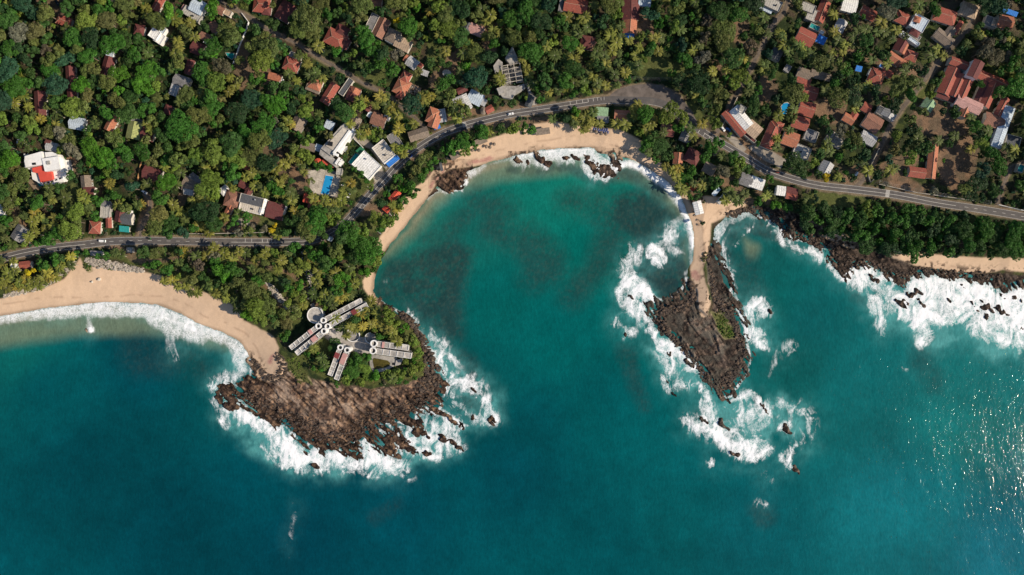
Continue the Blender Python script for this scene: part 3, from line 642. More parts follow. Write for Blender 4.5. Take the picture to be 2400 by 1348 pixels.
# domain-warped lace: ridges of two warped noises; streaky veils between
def ridged(scale, dist, det=3):
    q = noise(t, p, scale, det, .6, dist)
    return math_(t, 'MULTIPLY', math_(t, 'ABSOLUTE', math_(t, 'SUBTRACT', q, .5)), 2)     # 0 on the ridge
r1 = ridged(.22, 1.6); r2 = ridged(.55, 1.2); r3 = ridged(.10, 1.8, 4)
lace = math_(t, 'SUBTRACT', 1, math_(t, 'MULTIPLY', math_(t, 'MINIMUM', math_(t, 'MINIMUM', math_(t, 'MULTIPLY', r1, 1.1), r2), math_(t, 'MULTIPLY', r3, 1.6)), 4.6), clamp=True)
mf = t.nodes.new('ShaderNodeMapping'); t.links.new(p, mf.inputs[0]); mf.inputs['Rotation'].default_value = (0, 0, math.radians(-62)); mf.inputs['Scale'].default_value = (1.2, .78, 1)
ca = noise(t, mf.outputs[0], .062, 6, .60, 2.2); cb = noise(t, mf.outputs[0], .40, 4, .65, .9)
aw = t.nodes.new('ShaderNodeAttribute'); aw.attribute_name = 'Wild'; wild = aw.outputs['Fac']
lv = math_(t, 'ADD', foa, math_(t, 'MULTIPLY', wild, math_(t, 'ADD', math_(t, 'MULTIPLY', math_(t, 'SUBTRACT', ca, .5), 3.0), math_(t, 'MULTIPLY', math_(t, 'SUBTRACT', cb, .5), 1.0))))
gate = rng(t, foa, .04, .24)
solid = math_(t, 'POWER', rng(t, lv, .54, .88), 1.2)
veil = math_(t, 'MULTIPLY', math_(t, 'POWER', rng(t, lv, .08, .85), 1.6), .50)
net = math_(t, 'MULTIPLY', rng(t, lv, .16, .62), math_(t, 'POWER', lace, 1.8))
fm = math_(t, 'MULTIPLY', math_(t, 'MAXIMUM', math_(t, 'MAXIMUM', solid, veil), net), gate)
wh = rng(t, noise(t, mf.outputs[0], .5, 5, .7), .35, .65, .86, .98)
fcol = t.nodes.new('ShaderNodeCombineColor')
for i in range(3): t.links.new(math_(t, 'MULTIPLY', wh, (.98, 1.0, 1.02)[i]), fcol.inputs[i])
mw = t.nodes.new('ShaderNodeMapping'); t.links.new(p, mw.inputs[0]); mw.inputs['Rotation'].default_value = (0, 0, math.radians(14)); mw.inputs['Scale'].default_value = (1.0, .5, 1)
wv = rng(t, noise(t, mw.outputs[0], .55, 4, .7), .3, .7, .84, 1.16); wv2 = rng(t, noise(t, p, .10, 5, .65), .3, .7, .88, 1.12)  # light and dark of the ripples put into the water colour
n = t.nodes.new('ShaderNodeVectorMath'); n.operation = 'SCALE'; t.links.new(at.outputs['Color'], n.inputs[0]); t.links.new(math_(t, 'MULTIPLY', wv, wv2), n.inputs[3])
t.links.new(mixc(t, fm, n.outputs[0], fcol.outputs[0]), b.inputs['Base Color'])
t.links.new(rng(t, fm, 0, .5, .09, .8), b.inputs['Roughness'])
b.inputs['IOR'].default_value = 1.33; b.inputs['Specular IOR Level'].default_value = .4
mp = t.nodes.new('ShaderNodeMapping'); t.links.new(p, mp.inputs[0]); mp.inputs['Rotation'].default_value = (0, 0, math.radians(14)); mp.inputs['Scale'].default_value = (1.0, .42, 1)
hh = math_(t, 'ADD', math_(t, 'MULTIPLY', noise(t, mp.outputs[0], .55, 3, .6, .4), 1.5), math_(t, 'MULTIPLY', noise(t, mp.outputs[0], 2.0, 3, .65), .55))
hh = math_(t, 'ADD', hh, math_(t, 'MULTIPLY', fm, .18))
bump(t, b, hh, 1.0, .105)
sea = link('sea', wme); tag(sea, kind='structure')
del V, WX, WY, WZ, WS, WL, acc

# ------------------------------------------------------------------ roads and their paint
m, t, b = nmat('asphalt'); p = geopos(t)
f = rng(t, noise(t, p, .35, 5, .65), .3, .7, .82, 1.2); g = rng(t, noise(t, p, 2.5, 3, .6), .3, .7, .9, 1.1)
n = t.nodes.new('ShaderNodeVectorMath'); n.operation = 'SCALE'; n.inputs[0].default_value = (.098, .090, .088); t.links.new(math_(t, 'MULTIPLY', f, g), n.inputs[3])
o = mixc(t, rng(t, noise(t, p, .13, 4, .6), .56, .66, 0, .6), n.outputs[0], (.16, .14, .12))
t.links.new(o, b.inputs['Base Color']); b.inputs['Roughness'].default_value = .85
M_asph = m
M_lane = plain('worn_lane', (.155, .125, .10), .9, .3, .5)
M_line = plain('road_paint', (.62, .60, .56), .7, .25, 1.5)
def ribbon(pts, w, z, off=0.0):
    q = [Vector(P(a[0], a[1], GZ)) for a in pts]; V = []; F = []
    for i, c in enumerate(q):
        d = (q[min(i+1, len(q)-1)]-q[max(i-1, 0)]).normalized(); nn = Vector((-d.y, d.x))
        for s in (-1, 1):
            v = c+nn*(off+s*w/2); V.append((v.x, v.y, z))
    for i in range(len(q)-1): F.append((2*i, 2*i+2, 2*i+3, 2*i+1)[::-1])
    return V, F
def ribobj(name, lst, mat, smooth_=True):
    V = []; F = []
    for v, f in lst:
        k = len(V); V += v; F += [tuple(k+i for i in q) for q in f]
    me = mesh_np(name, V, F, [mat], None, False); o = link(name, me); return o
RW = 5.7
o = ribobj('road', [ribbon(MAIN, RW, GZ+.08)], M_asph); tag(o, kind='structure')
V = [(*P(a, b, GZ), 0) for a, b in smooth([(1422,231),(1450,209),(1500,198),(1550,201),(1590,224),(1622,264),(1640,298)], 5)]
W2 = [(*P(a, b, GZ), 0) for a, b in smooth([(1422,238),(1460,238),(1500,238),(1530,241),(1570,256),(1600,280),(1632,303)], 5)]
mb = MB()
for i in range(len(V)-1): mb.face([(*W2[i][:2], GZ+.05), (*W2[i+1][:2], GZ+.05), (*V[i+1][:2], GZ+.05), (*V[i][:2], GZ+.05)])
o = mb.build('road_layby', plain('worn_asphalt', (.155, .13, .115), .9, .3, .3)); tag(o, kind='structure')
for pts, w in LANES:
    o = ribobj('lane', [ribbon(pts, w*K*1.75, GZ+.03)], M_lane); tag(o, kind='structure')
def sub(x0, x1): return [a for a in MAIN if x0 <= a[0] <= x1]
def dashes(x0, x1, off, on=3.0, gap=4.5):
    q = [Vector(P(a[0], a[1], GZ)) for a in sub(x0, x1)]; out = []; t = 0; s = 0
    for i in range(len(q)-1):
        L = (q[i+1]-q[i]).length; d = (q[i+1]-q[i])/L; nn = Vector((-d.y, d.x)); u = 0
        while u < L:
            if (s % (on+gap)) < on:
                a = q[i]+d*u+nn*off; b = q[i]+d*min(u+.5, L)+nn*off
                out.append(([tuple((*(a-nn*.11), GZ+.12)), tuple((*(b-nn*.11), GZ+.12)), tuple((*(b+nn*.11), GZ+.12)), tuple((*(a+nn*.11), GZ+.12))], [(0, 1, 2, 3)]))
            u += .5; s += .5
    return out
L = []
for a, b_ in ((-300, 205), (540, 1385), (1640, 2245)): L.append(ribbon(sub(a, b_), .26, GZ+.12))
L += dashes(205, 540, 0); L += dashes(2245, 2700, 0, 2.6, 4.6)
for a, b_ in ((-300, 1410), (1640, 2700)): L.append(ribbon(sub(a, b_), .18, GZ+.12, 2.55))
for a, b_ in ((-300, 2700),): L.append(ribbon(sub(a, b_), .18, GZ+.12, -2.55))
o = ribobj('road_lines', L, M_line); tag(o, kind='structure')
def bars(xs, o0, o1, wdt=.28):
    out = []
    for x in xs:
        j = min(range(1, len(MAIN)-1), key=lambda i: abs(MAIN[i][0]-x))
        q = Vector(P(*MAIN[j], GZ)); r = Vector(P(*MAIN[j+1], GZ)); d = (r-q).normalized(); nn = Vector((-d.y, d.x))
        q = q+d*((x-MAIN[j][0])*K/max(.2, abs(d.x)))
        a = q+nn*o0; b = q+nn*o1
        out.append(([(*(a-d*wdt/2), GZ+.124), (*(a+d*wdt/2), GZ+.124), (*(b+d*wdt/2), GZ+.124), (*(b-d*wdt/2), GZ+.124)], [(0, 1, 2, 3)]))
    return out
L = bars([575,590,615,627,637,645,652], .1, 2.5) + bars([843,850,857,864,871,880,891,902,912], -2.5, -.1) + bars([1337,1352,1366,1379,1391,1401,1409,1416], .1, 2.5) + bars([1630,1640,1652,1664], -.1, -2.5)
o = ribobj('hatched_lane_paint', L, M_line); tag(o, kind='structure')
def zebra(x):
    j = min(range(1, len(MAIN)-1), key=lambda i: abs(MAIN[i][0]-x)); q = Vector(P(*MAIN[j], GZ)); r = Vector(P(*MAIN[j+1], GZ)); d = (r-q).normalized(); nn = Vector((-d.y, d.x)); out = []
    q = q+d*((x-MAIN[j][0])*K)
    for i in range(7):
        a = q+nn*(-2.3+i*.74)
        out.append(([(*(a-d*1.5), GZ+.13), (*(a+d*1.5), GZ+.13), (*(a+d*1.5+nn*.42), GZ+.13), (*(a-d*1.5+nn*.42), GZ+.13)], [(0, 1, 2, 3)]))
    return out
o = ribobj('zebra_crossing', zebra(2080)+zebra(1089), M_line); tag(o, kind='structure')
# ------------------------------------------------------------------ buildings
def sec_roof(kind, L, Wd, h, rise):
    """returns roof MB (local, origin at ground centre, ridge along x)"""
    r = MB(); o = .45; a = L/2+o*.6; c = Wd/2+o; t = .16
    if kind in 'gh':
        ra = a if kind == 'g' else max(.05, a-c*.9)
        E = [(-a, -c, h), (a, -c, h), (a, c, h), (-a, c, h)]; R = [(-ra, 0, h+rise), (ra, 0, h+rise)]
        r.face([E[0], E[1], R[1], R[0]]); r.face([E[2], E[3], R[0], R[1]])
        if kind == 'h': r.face([E[1], E[2], R[1]]); r.face([E[3], E[0], R[0]])
        D = lambda q: (q[0], q[1], q[2]-t)
        r.face([D(R[0]), D(R[1]), D(E[1]), D(E[0])]); r.face([D(R[1]), D(R[0]), D(E[3]), D(E[2])])
        if kind == 'h': r.face([D(R[1]), D(E[2]), D(E[1])]); r.face([D(R[0]), D(E[0]), D(E[3])])
        r.face([D(E[0]), D(E[1]), E[1], E[0]]); r.face([D(E[2]), D(E[3]), E[3], E[2]])
        if kind == 'g':
            for s in (0, 1):
                e0, e1 = (E[0], E[3]) if s == 0 else (E[2], E[1])
                q = R[s]; r.face([D(q), D(e0), e0, q]); r.face([D(e1), D(q), q, e1])
        else:
            r.face([D(E[1]), D(E[2]), E[2], E[1]]); r.face([D(E[3]), D(E[0]), E[0], E[3]])
    elif kind == 's':
        E = [(-a, -c, h), (a, -c, h), (a, c, h+rise), (-a, c, h+rise)]; D = lambda q: (q[0], q[1], q[2]-t)
        r.face(E); r.face([D(E[3]), D(E[2]), D(E[1]), D(E[0])])
        for i in range(4): r.face([D(E[i]), D(E[(i+1) % 4]), E[(i+1) % 4], E[i]])
    elif kind == 'c':
        n = 20; pts = [(a*math.cos(2*math.pi*i/n), c*math.sin(2*math.pi*i/n), h) for i in range(n)]
        for i in range(n): r.face([pts[i], pts[(i+1) % n], (0, 0, h+rise)])
        r.face(pts[::-1])
    else:
        r.box(-L/2+.22, -Wd/2+.22, h-.25, L/2-.22, Wd/2-.22, h)
    return r
ALLB = []      # (x, y) world, photo position, short name: landmarks for naming the trees
ROOFM = new()
def house(label, secs, cat='house', name='house', short=None):
    s0 = secs[0]
    def ctr(s):
        h = s[7] if len(s) > 7 else 3.1; rise = s[8] if len(s) > 8 else (0 if s[0] == 'f' else (.6 if s[0] == 's' else min(2.3, .26*s[4]*K)))
        z = GZ+h+rise*.5; x, y = P(s[1], s[2], z); f = (H-z)/H*K
        return x, y, s[3]*f, s[4]*f, h, rise
    x0, y0, *_ = ctr(s0)
    root = empty(name, (x0, y0, GZ), math.radians(-s0[5])); tag(root, label, cat)
    ALLB.append((s0[1], s0[2], short or label))
    for si, s in enumerate(secs):
        x, y, L, Wd, h, rise = ctr(s); ang = math.radians(-s[5]); rz = ang-math.radians(-s0[5])
        lx, ly = x-x0, y-y0; a0 = math.radians(s0[5]); loc = (lx*math.cos(a0)-ly*math.sin(a0), lx*math.sin(a0)+ly*math.cos(a0), 0.02*si)
        c = s[6]; wallm = M_wallw if (c in ('white', 'lblue') or (len(s) > 9 and s[9] == 'w')) else (M_conc if c in ('conc', 'thatch') else M_wall)
        w = MB(); i = .0
        if s[0] == 'f':
            tk = .22
            w.box(-L/2, -Wd/2, -.4, L/2, Wd/2, h-.25-.02)
            for q in ((-L/2, -Wd/2, L/2, -Wd/2+tk), (-L/2, Wd/2-tk, L/2, Wd/2), (-L/2, -Wd/2+tk, -L/2+tk, Wd/2-tk), (L/2-tk, -Wd/2+tk, L/2, Wd/2-tk)):
                w.box(q[0], q[1], h-.27, q[2], q[3], h+.55)
        elif s[0] == 'c':
            w.cone((0, 0, -.4), (0, 0, h), min(L, Wd)/2-.3, min(L, Wd)/2-.3, 16)
        else:
            w.box(-L/2+.1, -Wd/2+.1, -.4, L/2-.1, Wd/2-.1, h-.17)
            if s[0] == 'g':
                for sx in (-1, 1):
                    X = sx*(L/2-.2); q = [(X, -Wd/2+.15, h-.19), (X, Wd/2-.15, h-.19), (X, 0, h+rise-.25)]
                    w.face(q if sx > 0 else q[::-1])
        w.build('wall', wallm, root, loc, rz)
        r = sec_roof(s[0], L, Wd, h, rise).build('roof', RM(c), root, loc, rz)
        if s[0] in 'gh' and L*Wd > 45:       # ridge capping, slightly proud
            ra = L/2 if s[0] == 'g' else max(.1, L/2-Wd*.42)
            k = MB(); k.cone((-ra, 0, h+rise), (ra, 0, h+rise), .13, .13, 6)
            if s[0] == 'h':
                for sx in (-1, 1):
                    for sy in (-1, 1): k.cone((sx*ra, 0, h+rise), (sx*(L/2+.27), sy*(Wd/2+.45), h), .11, .11, 5)
            k.build('ridge_cap', RM('tan' if c in ('red', 'orange') else c), r)
        if s[0] == 'f' and L*Wd > 90:
            rr = random.Random(int(s[1]*7+s[2])); tx, ty = rr.uniform(-.3, .3)*L, rr.uniform(-.25, .25)*Wd
            k = MB(); k.cone((tx, ty, h), (tx, ty, h+1.3), .6, .6, 12); k.cone((tx, ty, h+1.3), (tx, ty, h+1.5), .6, .15, 12)
            k.build('water_tank', M_dark if rr.random() < .5 else M_metal, root, loc, rz)
        # doors and windows on the long side that faces the middle of the view
        if min(L, Wd) > 4 and h > 2.4 and si < 3 and s[0] != 'c':
            d = Vector((-x, -y)); ux = Vector((math.cos(ang), math.sin(ang))); uy = Vector((-math.sin(ang), math.cos(ang)))
            sg = 1 if d.dot(uy) > 0 else -1; yy = sg*(Wd/2-(.1 if s[0] != 'f' else 0)); nw = 2
            door = MB().box(-.5, yy-.02*sg if sg > 0 else yy-.05, 0, .5, yy+.05 if sg > 0 else yy+.02, 2.05).build('door', M_wood, root, loc, rz)
            for q in (-1, 1):
                wx = q*L*.3; wn = MB().box(wx-.65, min(yy-.02*sg, yy+.06*sg), .9, wx+.65, max(yy-.02*sg, yy+.06*sg), 2.1)
                wo_ = wn.build('window', M_white, root, loc, rz)
                MB().box(wx-.55, min(yy, yy+.075*sg), 1.0, wx+.55, max(yy, yy+.075*sg), 2.0).build('pane', M_glass, wo_)
        ca, sa = math.cos(math.radians(s[5])), math.sin(math.radians(s[5]))
        cor = [(s[1]+u*s[3]/2*ca-v*s[4]/2*sa, s[2]+u*s[3]/2*sa+v*s[4]/2*ca) for u, v in ((-1, -1), (1, -1), (1, 1), (-1, 1))]
        add_poly(ROOFM, cor, 30)
    return root
HS = [
# top left quarter
("orange-red hipped roof under the top left tree canopy", [('h',148,48,34,20,20,'red')]),
("red roofed house beside the first lane at the top left", [('g',369,9,34,18,-60,'red')]),
("small square maroon hipped roof left of the stepped white house", [('h',325,69,23,22,10,'maroon')]),
("stepped white flat roofed house in the top left forest", [('f',362,80,22,22,33,'white',5.5),('f',374,90,20,24,33,'white',4),('f',381,73,13,20,33,'lblue',3.2)]),
("narrow maroon house with a pale blue porch roof among dark trees", [('g',250,157,50,24,-74,'maroon'),('s',257,128,16,14,10,'lblue',2.8)]),
("tall dark maroon ridge roof right of the leftmost long maroon one", [('g',165,192,74,20,86,'maroon')]),
("leftmost long maroon roof near the left picture edge", [('g',92,244,60,24,87,'maroon')]),
("pale sheet metal roof left of the orange barn roof", [('g',179,289,34,26,10,'lblue')]),
("orange barn roof between the pale sheet roof and the green one", [('g',260,288,38,20,-64,'orange')]),
("green sheet roof joined to a maroon one left of centre forest", [('g',313,305,40,32,-78,'lime'),('g',345,313,30,30,15,'maroon'),('f',322,286,30,14,15,'grey',2.9)]),
("small round ended maroon roof above the green sheet roof", [('h',393,257,22,17,-70,'maroon')]),
("blue white sheet roof on a tall grey house at the top edge", [('g',462,14,32,30,28,'lblue',6.2,1.2),('f',450,33,46,20,34,'conc',4.6),('s',432,20,12,12,34,'pink',3)]),
("brown roof with a tan patch below the lane bend", [('g',514,22,22,18,28,'brown'),('f',533,30,20,14,28,'tan',2.8)]),
("brick red house right of the lane at the top edge", [('h',612,10,38,34,8,'red'),('h',624,24,20,18,8,'maroon',2.8)]),
("shaded maroon roof between the lane and the huge green tree", [('g',667,26,44,34,-60,'maroon')]),
("brown ridge roof above the twin maroon shacks", [('g',501,64,26,18,62,'brown')]),
("small brown shack with a white water store", [('g',480,86,26,16,22,'brown'),('f',484,99,12,9,30,'white',2.2)]),
("wide maroon brown shack below the small brown one", [('g',462,113,30,26,20,'maroon')]),
("thin maroon roof leaning upright above the dark grey house", [('g',443,157,34,16,-74,'maroon')]),
("dark grey slate house with a low wing in the left forest", [('g',425,190,38,24,20,'grey'),('s',408,210,18,26,20,'lgrey',2.6)]),
("red roof with a grey slab terrace beside the lane", [('h',682,150,36,30,20,'red'),('f',692,131,28,12,25,'grey',2.9)]),
("short orange roof with a white gable end", [('g',644,180,30,14,15,'orange'),('f',660,190,7,10,15,'white',2.9)]),
("orange pyramid roof over a grey veranda", [('h',738,196,30,24,22,'orange',3.4),('s',733,208,32,12,22,'thatch',2.7)]),
("long bright red ridge roof below the lane", [('g',772,219,52,21,-58,'red')]),
("large wine red hipped house at the bend of the lane", [('h',786,90,48,36,28,'red',3.6),('h',800,72,30,26,28,'maroon',3.4),('h',806,100,24,22,-60,'maroon',3)]),
("grey ridge roof below the yellow palms and left of the hotel", [('g',698,289,34,28,-64,'thatch')]),
("small pale blue shed roof left of the beige hotel", [('s',772,293,20,17,25,'lblue',2.8)]),
("brown roof cut by the top edge left of the yellow tree", [('g',881,5,26,20,10,'brown')]),
("brown tiled house with a grey sheet wing by the yellow tree", [('g',892,64,46,27,-64,'brown',3.4),('f',872,53,42,20,-64,'grey',3.6)]),
("mauve pyramid roof and tan ridge roof on white walls", [('h',920,83,30,28,28,'thatch',4.4,2.2),('g',944,102,36,26,28,'tan',4.2,1.6),('f',930,106,60,6,28,'white',3)]),
("weathered grey shed with small orange annexes", [('g',966,147,26,22,36,'lgrey'),('g',953,137,10,14,36,'orange',2.6),('g',985,153,12,8,36,'red',2.5)]),
("tiny pale hut roof above the red hillside house", [('g',996,171,15,11,20,'lgrey',2.6)]),
("round cream parasol roof in the palm garden", [('c',1047,171,20,14,10,'beige',2.6,1.2)]),
("pink and grey roof with its shadow built dark beside it in the palm garden", [('g',1116,69,34,22,22,'pink'),('g',1095,62,18,22,-64,'dgrey')]),  # dark grey gable at left is the roof's shadow, built as a section
("burnt orange hipped house above the lane", [('h',941,203,32,36,28,'orange'),('h',950,180,22,24,28,'red',3.4),('h',938,218,16,24,28,'red',2.8)]),
("maroon hipped roof with an orange gable below the lane", [('h',827,220,28,32,20,'maroon'),('g',831,212,12,22,-60,'orange',3.6),('f',811,204,14,44,35,'dgrey',2.8)]),
("small maroon ridge roof right of the hipped pair", [('g',864,247,26,15,-60,'maroon'),('f',866,268,8,14,30,'lblue',2.6)]),
("brown tiled roof with white corner slabs above the white car park", [('g',887,280,34,28,22,'brown'),('f',906,276,13,10,22,'white',3.2),('s',886,295,26,8,22,'dgrey',2.5)]),
("squat grey ridge hut above the big hotel", [('g',832,286,24,20,-64,'thatch')]),
("cross gabled orange house with a grey lean-to by the road", [('h',1014,270,26,34,20,'orange'),('g',1018,284,30,22,-70,'orange',3.3),('s',1036,271,18,28,-10,'lgrey',2.7),('s',1024,297,14,8,-20,'blue',2.3)]),
("fan shaped white sheet roofs beside the road", [('s',1080,235,20,34,68,'lgrey',3.2),('s',1095,237,34,9,64,'white',3.6),('g',1114,229,34,27,28,'lblue',3.0,.8),('s',1134,240,10,14,28,'lgrey',2.8)]),
("little round thatched hut at the roadside", [('c',1133,259,14,17,0,'thatch',2.5,1.6)]),
("small brown roadside stall roof with a pale side", [('g',1147,256,18,14,-30,'red',2.8)]),
("shadowed maroon roof behind the fan shaped sheet roofs", [('g',1083,210,24,12,-25,'maroon')]),
("red roof with a grey side strip cut by the top edge", [('g',1350,12,54,30,10,'red',3.6),('s',1316,12,10,26,10,'grey',2.8)]),
("long dark roof, half grey half maroon, above the blue tarp", [('g',1479,14,62,38,90,'maroon',3.4),('h',1476,38,26,14,0,'red',3.6)]),
("orange and grey ridge house ending in a blue tarp", [('g',1477,60,34,30,94,'orange',3.3),('s',1475,84,21,12,4,'blue',2.5)]),
("white blue shed roof cut by the top edge", [('g',1511,5,28,16,5,'lblue')]),
("broken maroon hipped house swallowed by palms", [('h',1377,99,32,30,10,'maroon'),('h',1386,104,16,20,30,'brown',3.3)]),
("brown grey tiled beach restaurant roof at the top of the bay", [('g',1459,268,36,18,3,'orange',3.4),('s',1461,281,36,9,3,'thatch',2.8)]),
("pale green translucent pavilion roof by the beach", [('s',1411,263,28,20,4,'green',3.0),('s',1413,280,26,12,4,'grey',2.6)]),
("dark triangular grey roof beside the concrete ramp", [('g',1242,236,26,14,-70,'dgrey',2.9)]),
# top right quarter
("long concrete slab house at the top right edge", [('f',1809,8,46,24,25,'conc',5),('s',1795,22,30,6,25,'lblue',2.6)]),
("weather stained grey slab house beside a maroon roof", [('f',1894,18,34,20,22,'conc',4),('f',1904,36,26,28,22,'conc',3.4)]),
("tall maroon ridge roof between the grey slab and white roofs", [('g',1928,26,50,22,-68,'red')]),
("white roofed house at the top edge right of the maroon ridge", [('g',1992,12,34,30,15,'white',3.8,.8)]),
("grey gabled house half hidden by palms", [('g',1971,60,28,22,-62,'lgrey',3.4)]),
("large rust red roof with teal and blue sheets", [('g',1890,86,42,34,26,'red',3.6),('f',1909,64,24,12,26,'teal',3),('s',1925,93,20,16,26,'blue',2.8),('f',1926,76,9,7,26,'white',3.4)]),
("dark slate roof right of the second lane", [('g',1820,127,26,24,-62,'dgrey')]),
("tiny bluish shed below the dark slate roof", [('s',1846,160,16,12,-58,'grey',2.7)]),
("long grey roof with a red lower slope", [('g',1886,172,32,22,20,'thatch'),('g',1924,176,46,15,16,'thatch',3),('s',1884,189,32,13,18,'red',2.8)]),
("square red roof above the round pool", [('g',1899,216,35,30,18,'red')]),
("salmon red roof right of the round pool", [('g',1892,254,36,32,18,'red',3.2)]),
("salmon red roof stepped below the other by the pool", [('g',1877,287,38,28,18,'red',3.0)]),
("big white and terracotta shop house beside the road", [('g',1722,288,70,18,50,'red',4.6,1),('g',1738,275,56,24,50,'white',5.2,1.2),('f',1738,256,18,18,30,'conc',5.8),('g',1766,303,34,30,40,'tan',4.8,1),('f',1757,322,34,8,40,'maroon',3)]),
("long red hipped roof right of the shop house", [('h',1808,317,62,26,-66,'red',3.6),('h',1822,295,24,26,-66,'red',3.4)]),
("bright orange roof with a skylight near the rear yards", [('g',1854,325,36,32,20,'orange')]),
("debris covered grey roof above the roadside trees", [('f',1879,356,40,30,22,'conc',3.2)]),
("dusty grey roof touching the salmon roofs", [('f',1901,318,30,26,20,'grey',3)]),
("grey gabled bungalow with a paved forecourt", [('g',1937,394,30,26,-62,'lgrey',3.4),('s',1927,392,12,22,28,'grey',3)]),
("grey blue roof nearest the road in the beach grove", [('g',1608,317,28,22,-68,'grey')]),
("dark little roof pair under the beach grove trees", [('g',1563,299,26,14,8,'brown'),('g',1571,312,17,14,8,'maroon',2.8)]),
("bright orange cabin in the beach grove", [('g',1590,371,26,20,-84,'orange',3.0)]),
("dark crimson roof in the beach grove", [('h',1624,366,34,32,30,'maroon')]),
("grey thatched roof at the lower end of the beach grove", [('g',1663,395,28,24,28,'thatch')]),
("crumpled orange red awning near the sand spit", [('g',1618,436,26,12,35,'coral',2.6)]),
("white sided grey beach hut at the neck of the spit", [('g',1637,487,30,17,76,'white',3.2,.7)]),
("pale lean-to hut with boat shaped roof near the spit", [('s',1679,449,20,8,-50,'lblue',2.6),('s',1692,465,28,9,-48,'lgrey',2.6)]),
("grey and white sheet roofed sheds below the road", [('g',1750,421,28,26,20,'grey',3.2),('g',1775,429,32,24,20,'white',3.8,.9)]),
("small white square roof below the road", [('g',1831,447,20,20,8,'white',4.2,.8)]),
("maroon roof joined behind the small white square one", [('g',1857,447,26,12,14,'maroon',2.8),('g',1856,461,26,12,14,'red',2.7)]),
("rust brown house half under trees at the top right", [('g',2036,30,36,24,28,'red')]),
("orange pyramid roof left of the blue grey villa", [('h',2117,41,32,26,25,'red',3.4)]),
("blue grey flat villa with a small red cupola roof", [('f',2154,54,36,34,30,'lblue',5.2),('h',2151,45,14,12,20,'orange',6),('h',2146,75,22,16,32,'maroon',4.5)]),
("long pale blue terrace block below the blue grey villa", [('f',2133,91,50,9,35,'lblue',3.2),('f',2142,82,34,10,35,'grey',2.7)]),
("broad rusty roof left of the third lane", [('h',2217,36,52,32,18,'red',3.5)]),
("flat brown clay roof beside the third lane at the top", [('h',2274,22,40,30,20,'tan',3.6)]),
("thin red roof strip along the third lane", [('g',2246,65,34,9,-60,'red',2.8)]),
("grey cross gabled house in the bend of the third lane", [('g',2214,88,46,24,38,'thatch',3.6),('g',2226,77,30,18,-52,'thatch',3.5)]),
("orange roofed villa with a blue trimmed edge at the far right", [('g',2358,50,36,28,12,'orange',4),('f',2322,52,28,24,20,'grey',3.4),('s',2366,28,38,8,20,'blue',4),('f',2331,53,12,20,20,'tan',3.8)]),
("maroon roof with an orange stripe in the yard cluster", [('g',2113,108,28,26,-60,'maroon'),('g',2120,114,24,9,-64,'orange',3.5)]),
("low orange hipped roof over a pale court in the yard cluster", [('h',2137,130,28,22,20,'red',3.2)]),
("long bent terracotta roof below the yard cluster", [('g',2098,137,34,20,35,'orange'),('g',2120,148,22,14,30,'orange',3)]),
("red hipped compound with a cyan sheet", [('h',2056,178,34,34,20,'red',3.6),('g',2080,170,26,14,30,'red',3.2),('f',2067,156,14,9,28,'blue',3),('f',2043,170,12,16,25,'lblue',3),('h',2063,182,18,16,-60,'orange',3.9)]),
("small blue tarp shelter left of the red compound", [('s',2013,161,13,10,12,'blue',2.5)]),
("small orange roofs at the right of the sandy yard", [('g',1990,278,26,18,30,'orange'),('g',2003,270,14,14,-60,'red',2.8)]),
("small clay roof above the wide brown one", [('g',2032,252,20,20,30,'red')]),
("wide brown tiled roof with a grey rooftop court", [('g',2047,287,40,36,32,'brown',3.6),('f',2066,261,22,20,30,'dgrey',3.2),('g',2085,268,18,32,-58,'lgrey',3.4)]),
("grey sheet roof beside the third lane near the road", [('g',2036,324,36,24,28,'lgrey',3.2)]),
("pale green gabled shed in front of the church", [('g',2178,245,24,26,-55,'green',3.4)]),
("long upright maroon and orange roof in the open ground", [('g',2187,375,86,20,-84,'orange',3.2),('g',2151,404,38,22,8,'red',2.9)]),
("dark grey roof at the far right edge below the pale blue hall", [('f',2374,330,34,24,15,'dgrey',3)]),
("long pale blue sheet roofed hall at the far right", [('g',2352,298,100,22,-70,'lblue',4,.9)]),
("brown hall roof between the church and the pale blue hall", [('g',2332,282,44,30,15,'brown',3.4),('g',2349,250,46,16,-62,'red',3.4)]),
("teal painted building at the lower right garden", [('f',2392,395,14,18,20,'teal',3)]),
# left lower land
("tiny white hut above the white villa", [('g',47,332,14,9,8,'white',2.8,.5)]),
("shabby grey and pink roof right behind the white villa", [('g',120,344,26,18,10,'lgrey',2.9),('g',112,334,12,10,10,'maroon',2.7)]),
("grey thatched hut right of the white villa", [('g',200,425,26,22,85,'thatch')]),
("faded maroon roof with an orange wall below the thatched hut", [('g',208,446,24,18,10,'maroon',2.8)]),
("narrow grey concrete house above the left road", [('f',247,494,22,34,4,'conc',3.4),('g',248,479,20,14,4,'grey',3)]),
("thin maroon roof between the concrete house and the shop", [('g',254,522,24,11,88,'red',2.8)]),
("brown tiled hipped roof beside the left road", [('h',220,533,26,27,4,'red',3.2)]),
("roadside shop with maroon and grey roofs and a teal awning", [('g',281,508,24,24,-80,'maroon',3.4),('g',296,512,24,26,8,'dgrey',3.8),('s',291,537,22,11,6,'teal',2.6),('f',303,498,10,10,10,'white',3.8)]),
("blue grey gabled house beside the far left road", [('g',45,548,34,32,-58,'grey',3.6)]),
("maroon striped house with an orange yard wall", [('g',355,407,42,28,18,'maroon',3.3)]),
("white edged roof cut by the left picture edge", [('g',2,492,12,24,0,'white',3.2)]),
("grey patchwork roofed house in the middle left forest", [('g',444,432,32,32,14,'thatch',3.4),('g',456,420,28,18,38,'grey',3.2),('g',442,447,22,18,10,'lgrey',3.0)]),
("white canvas tent roof left of the brown hipped villa", [('h',525,446,20,17,-40,'white',2.8,1)]),
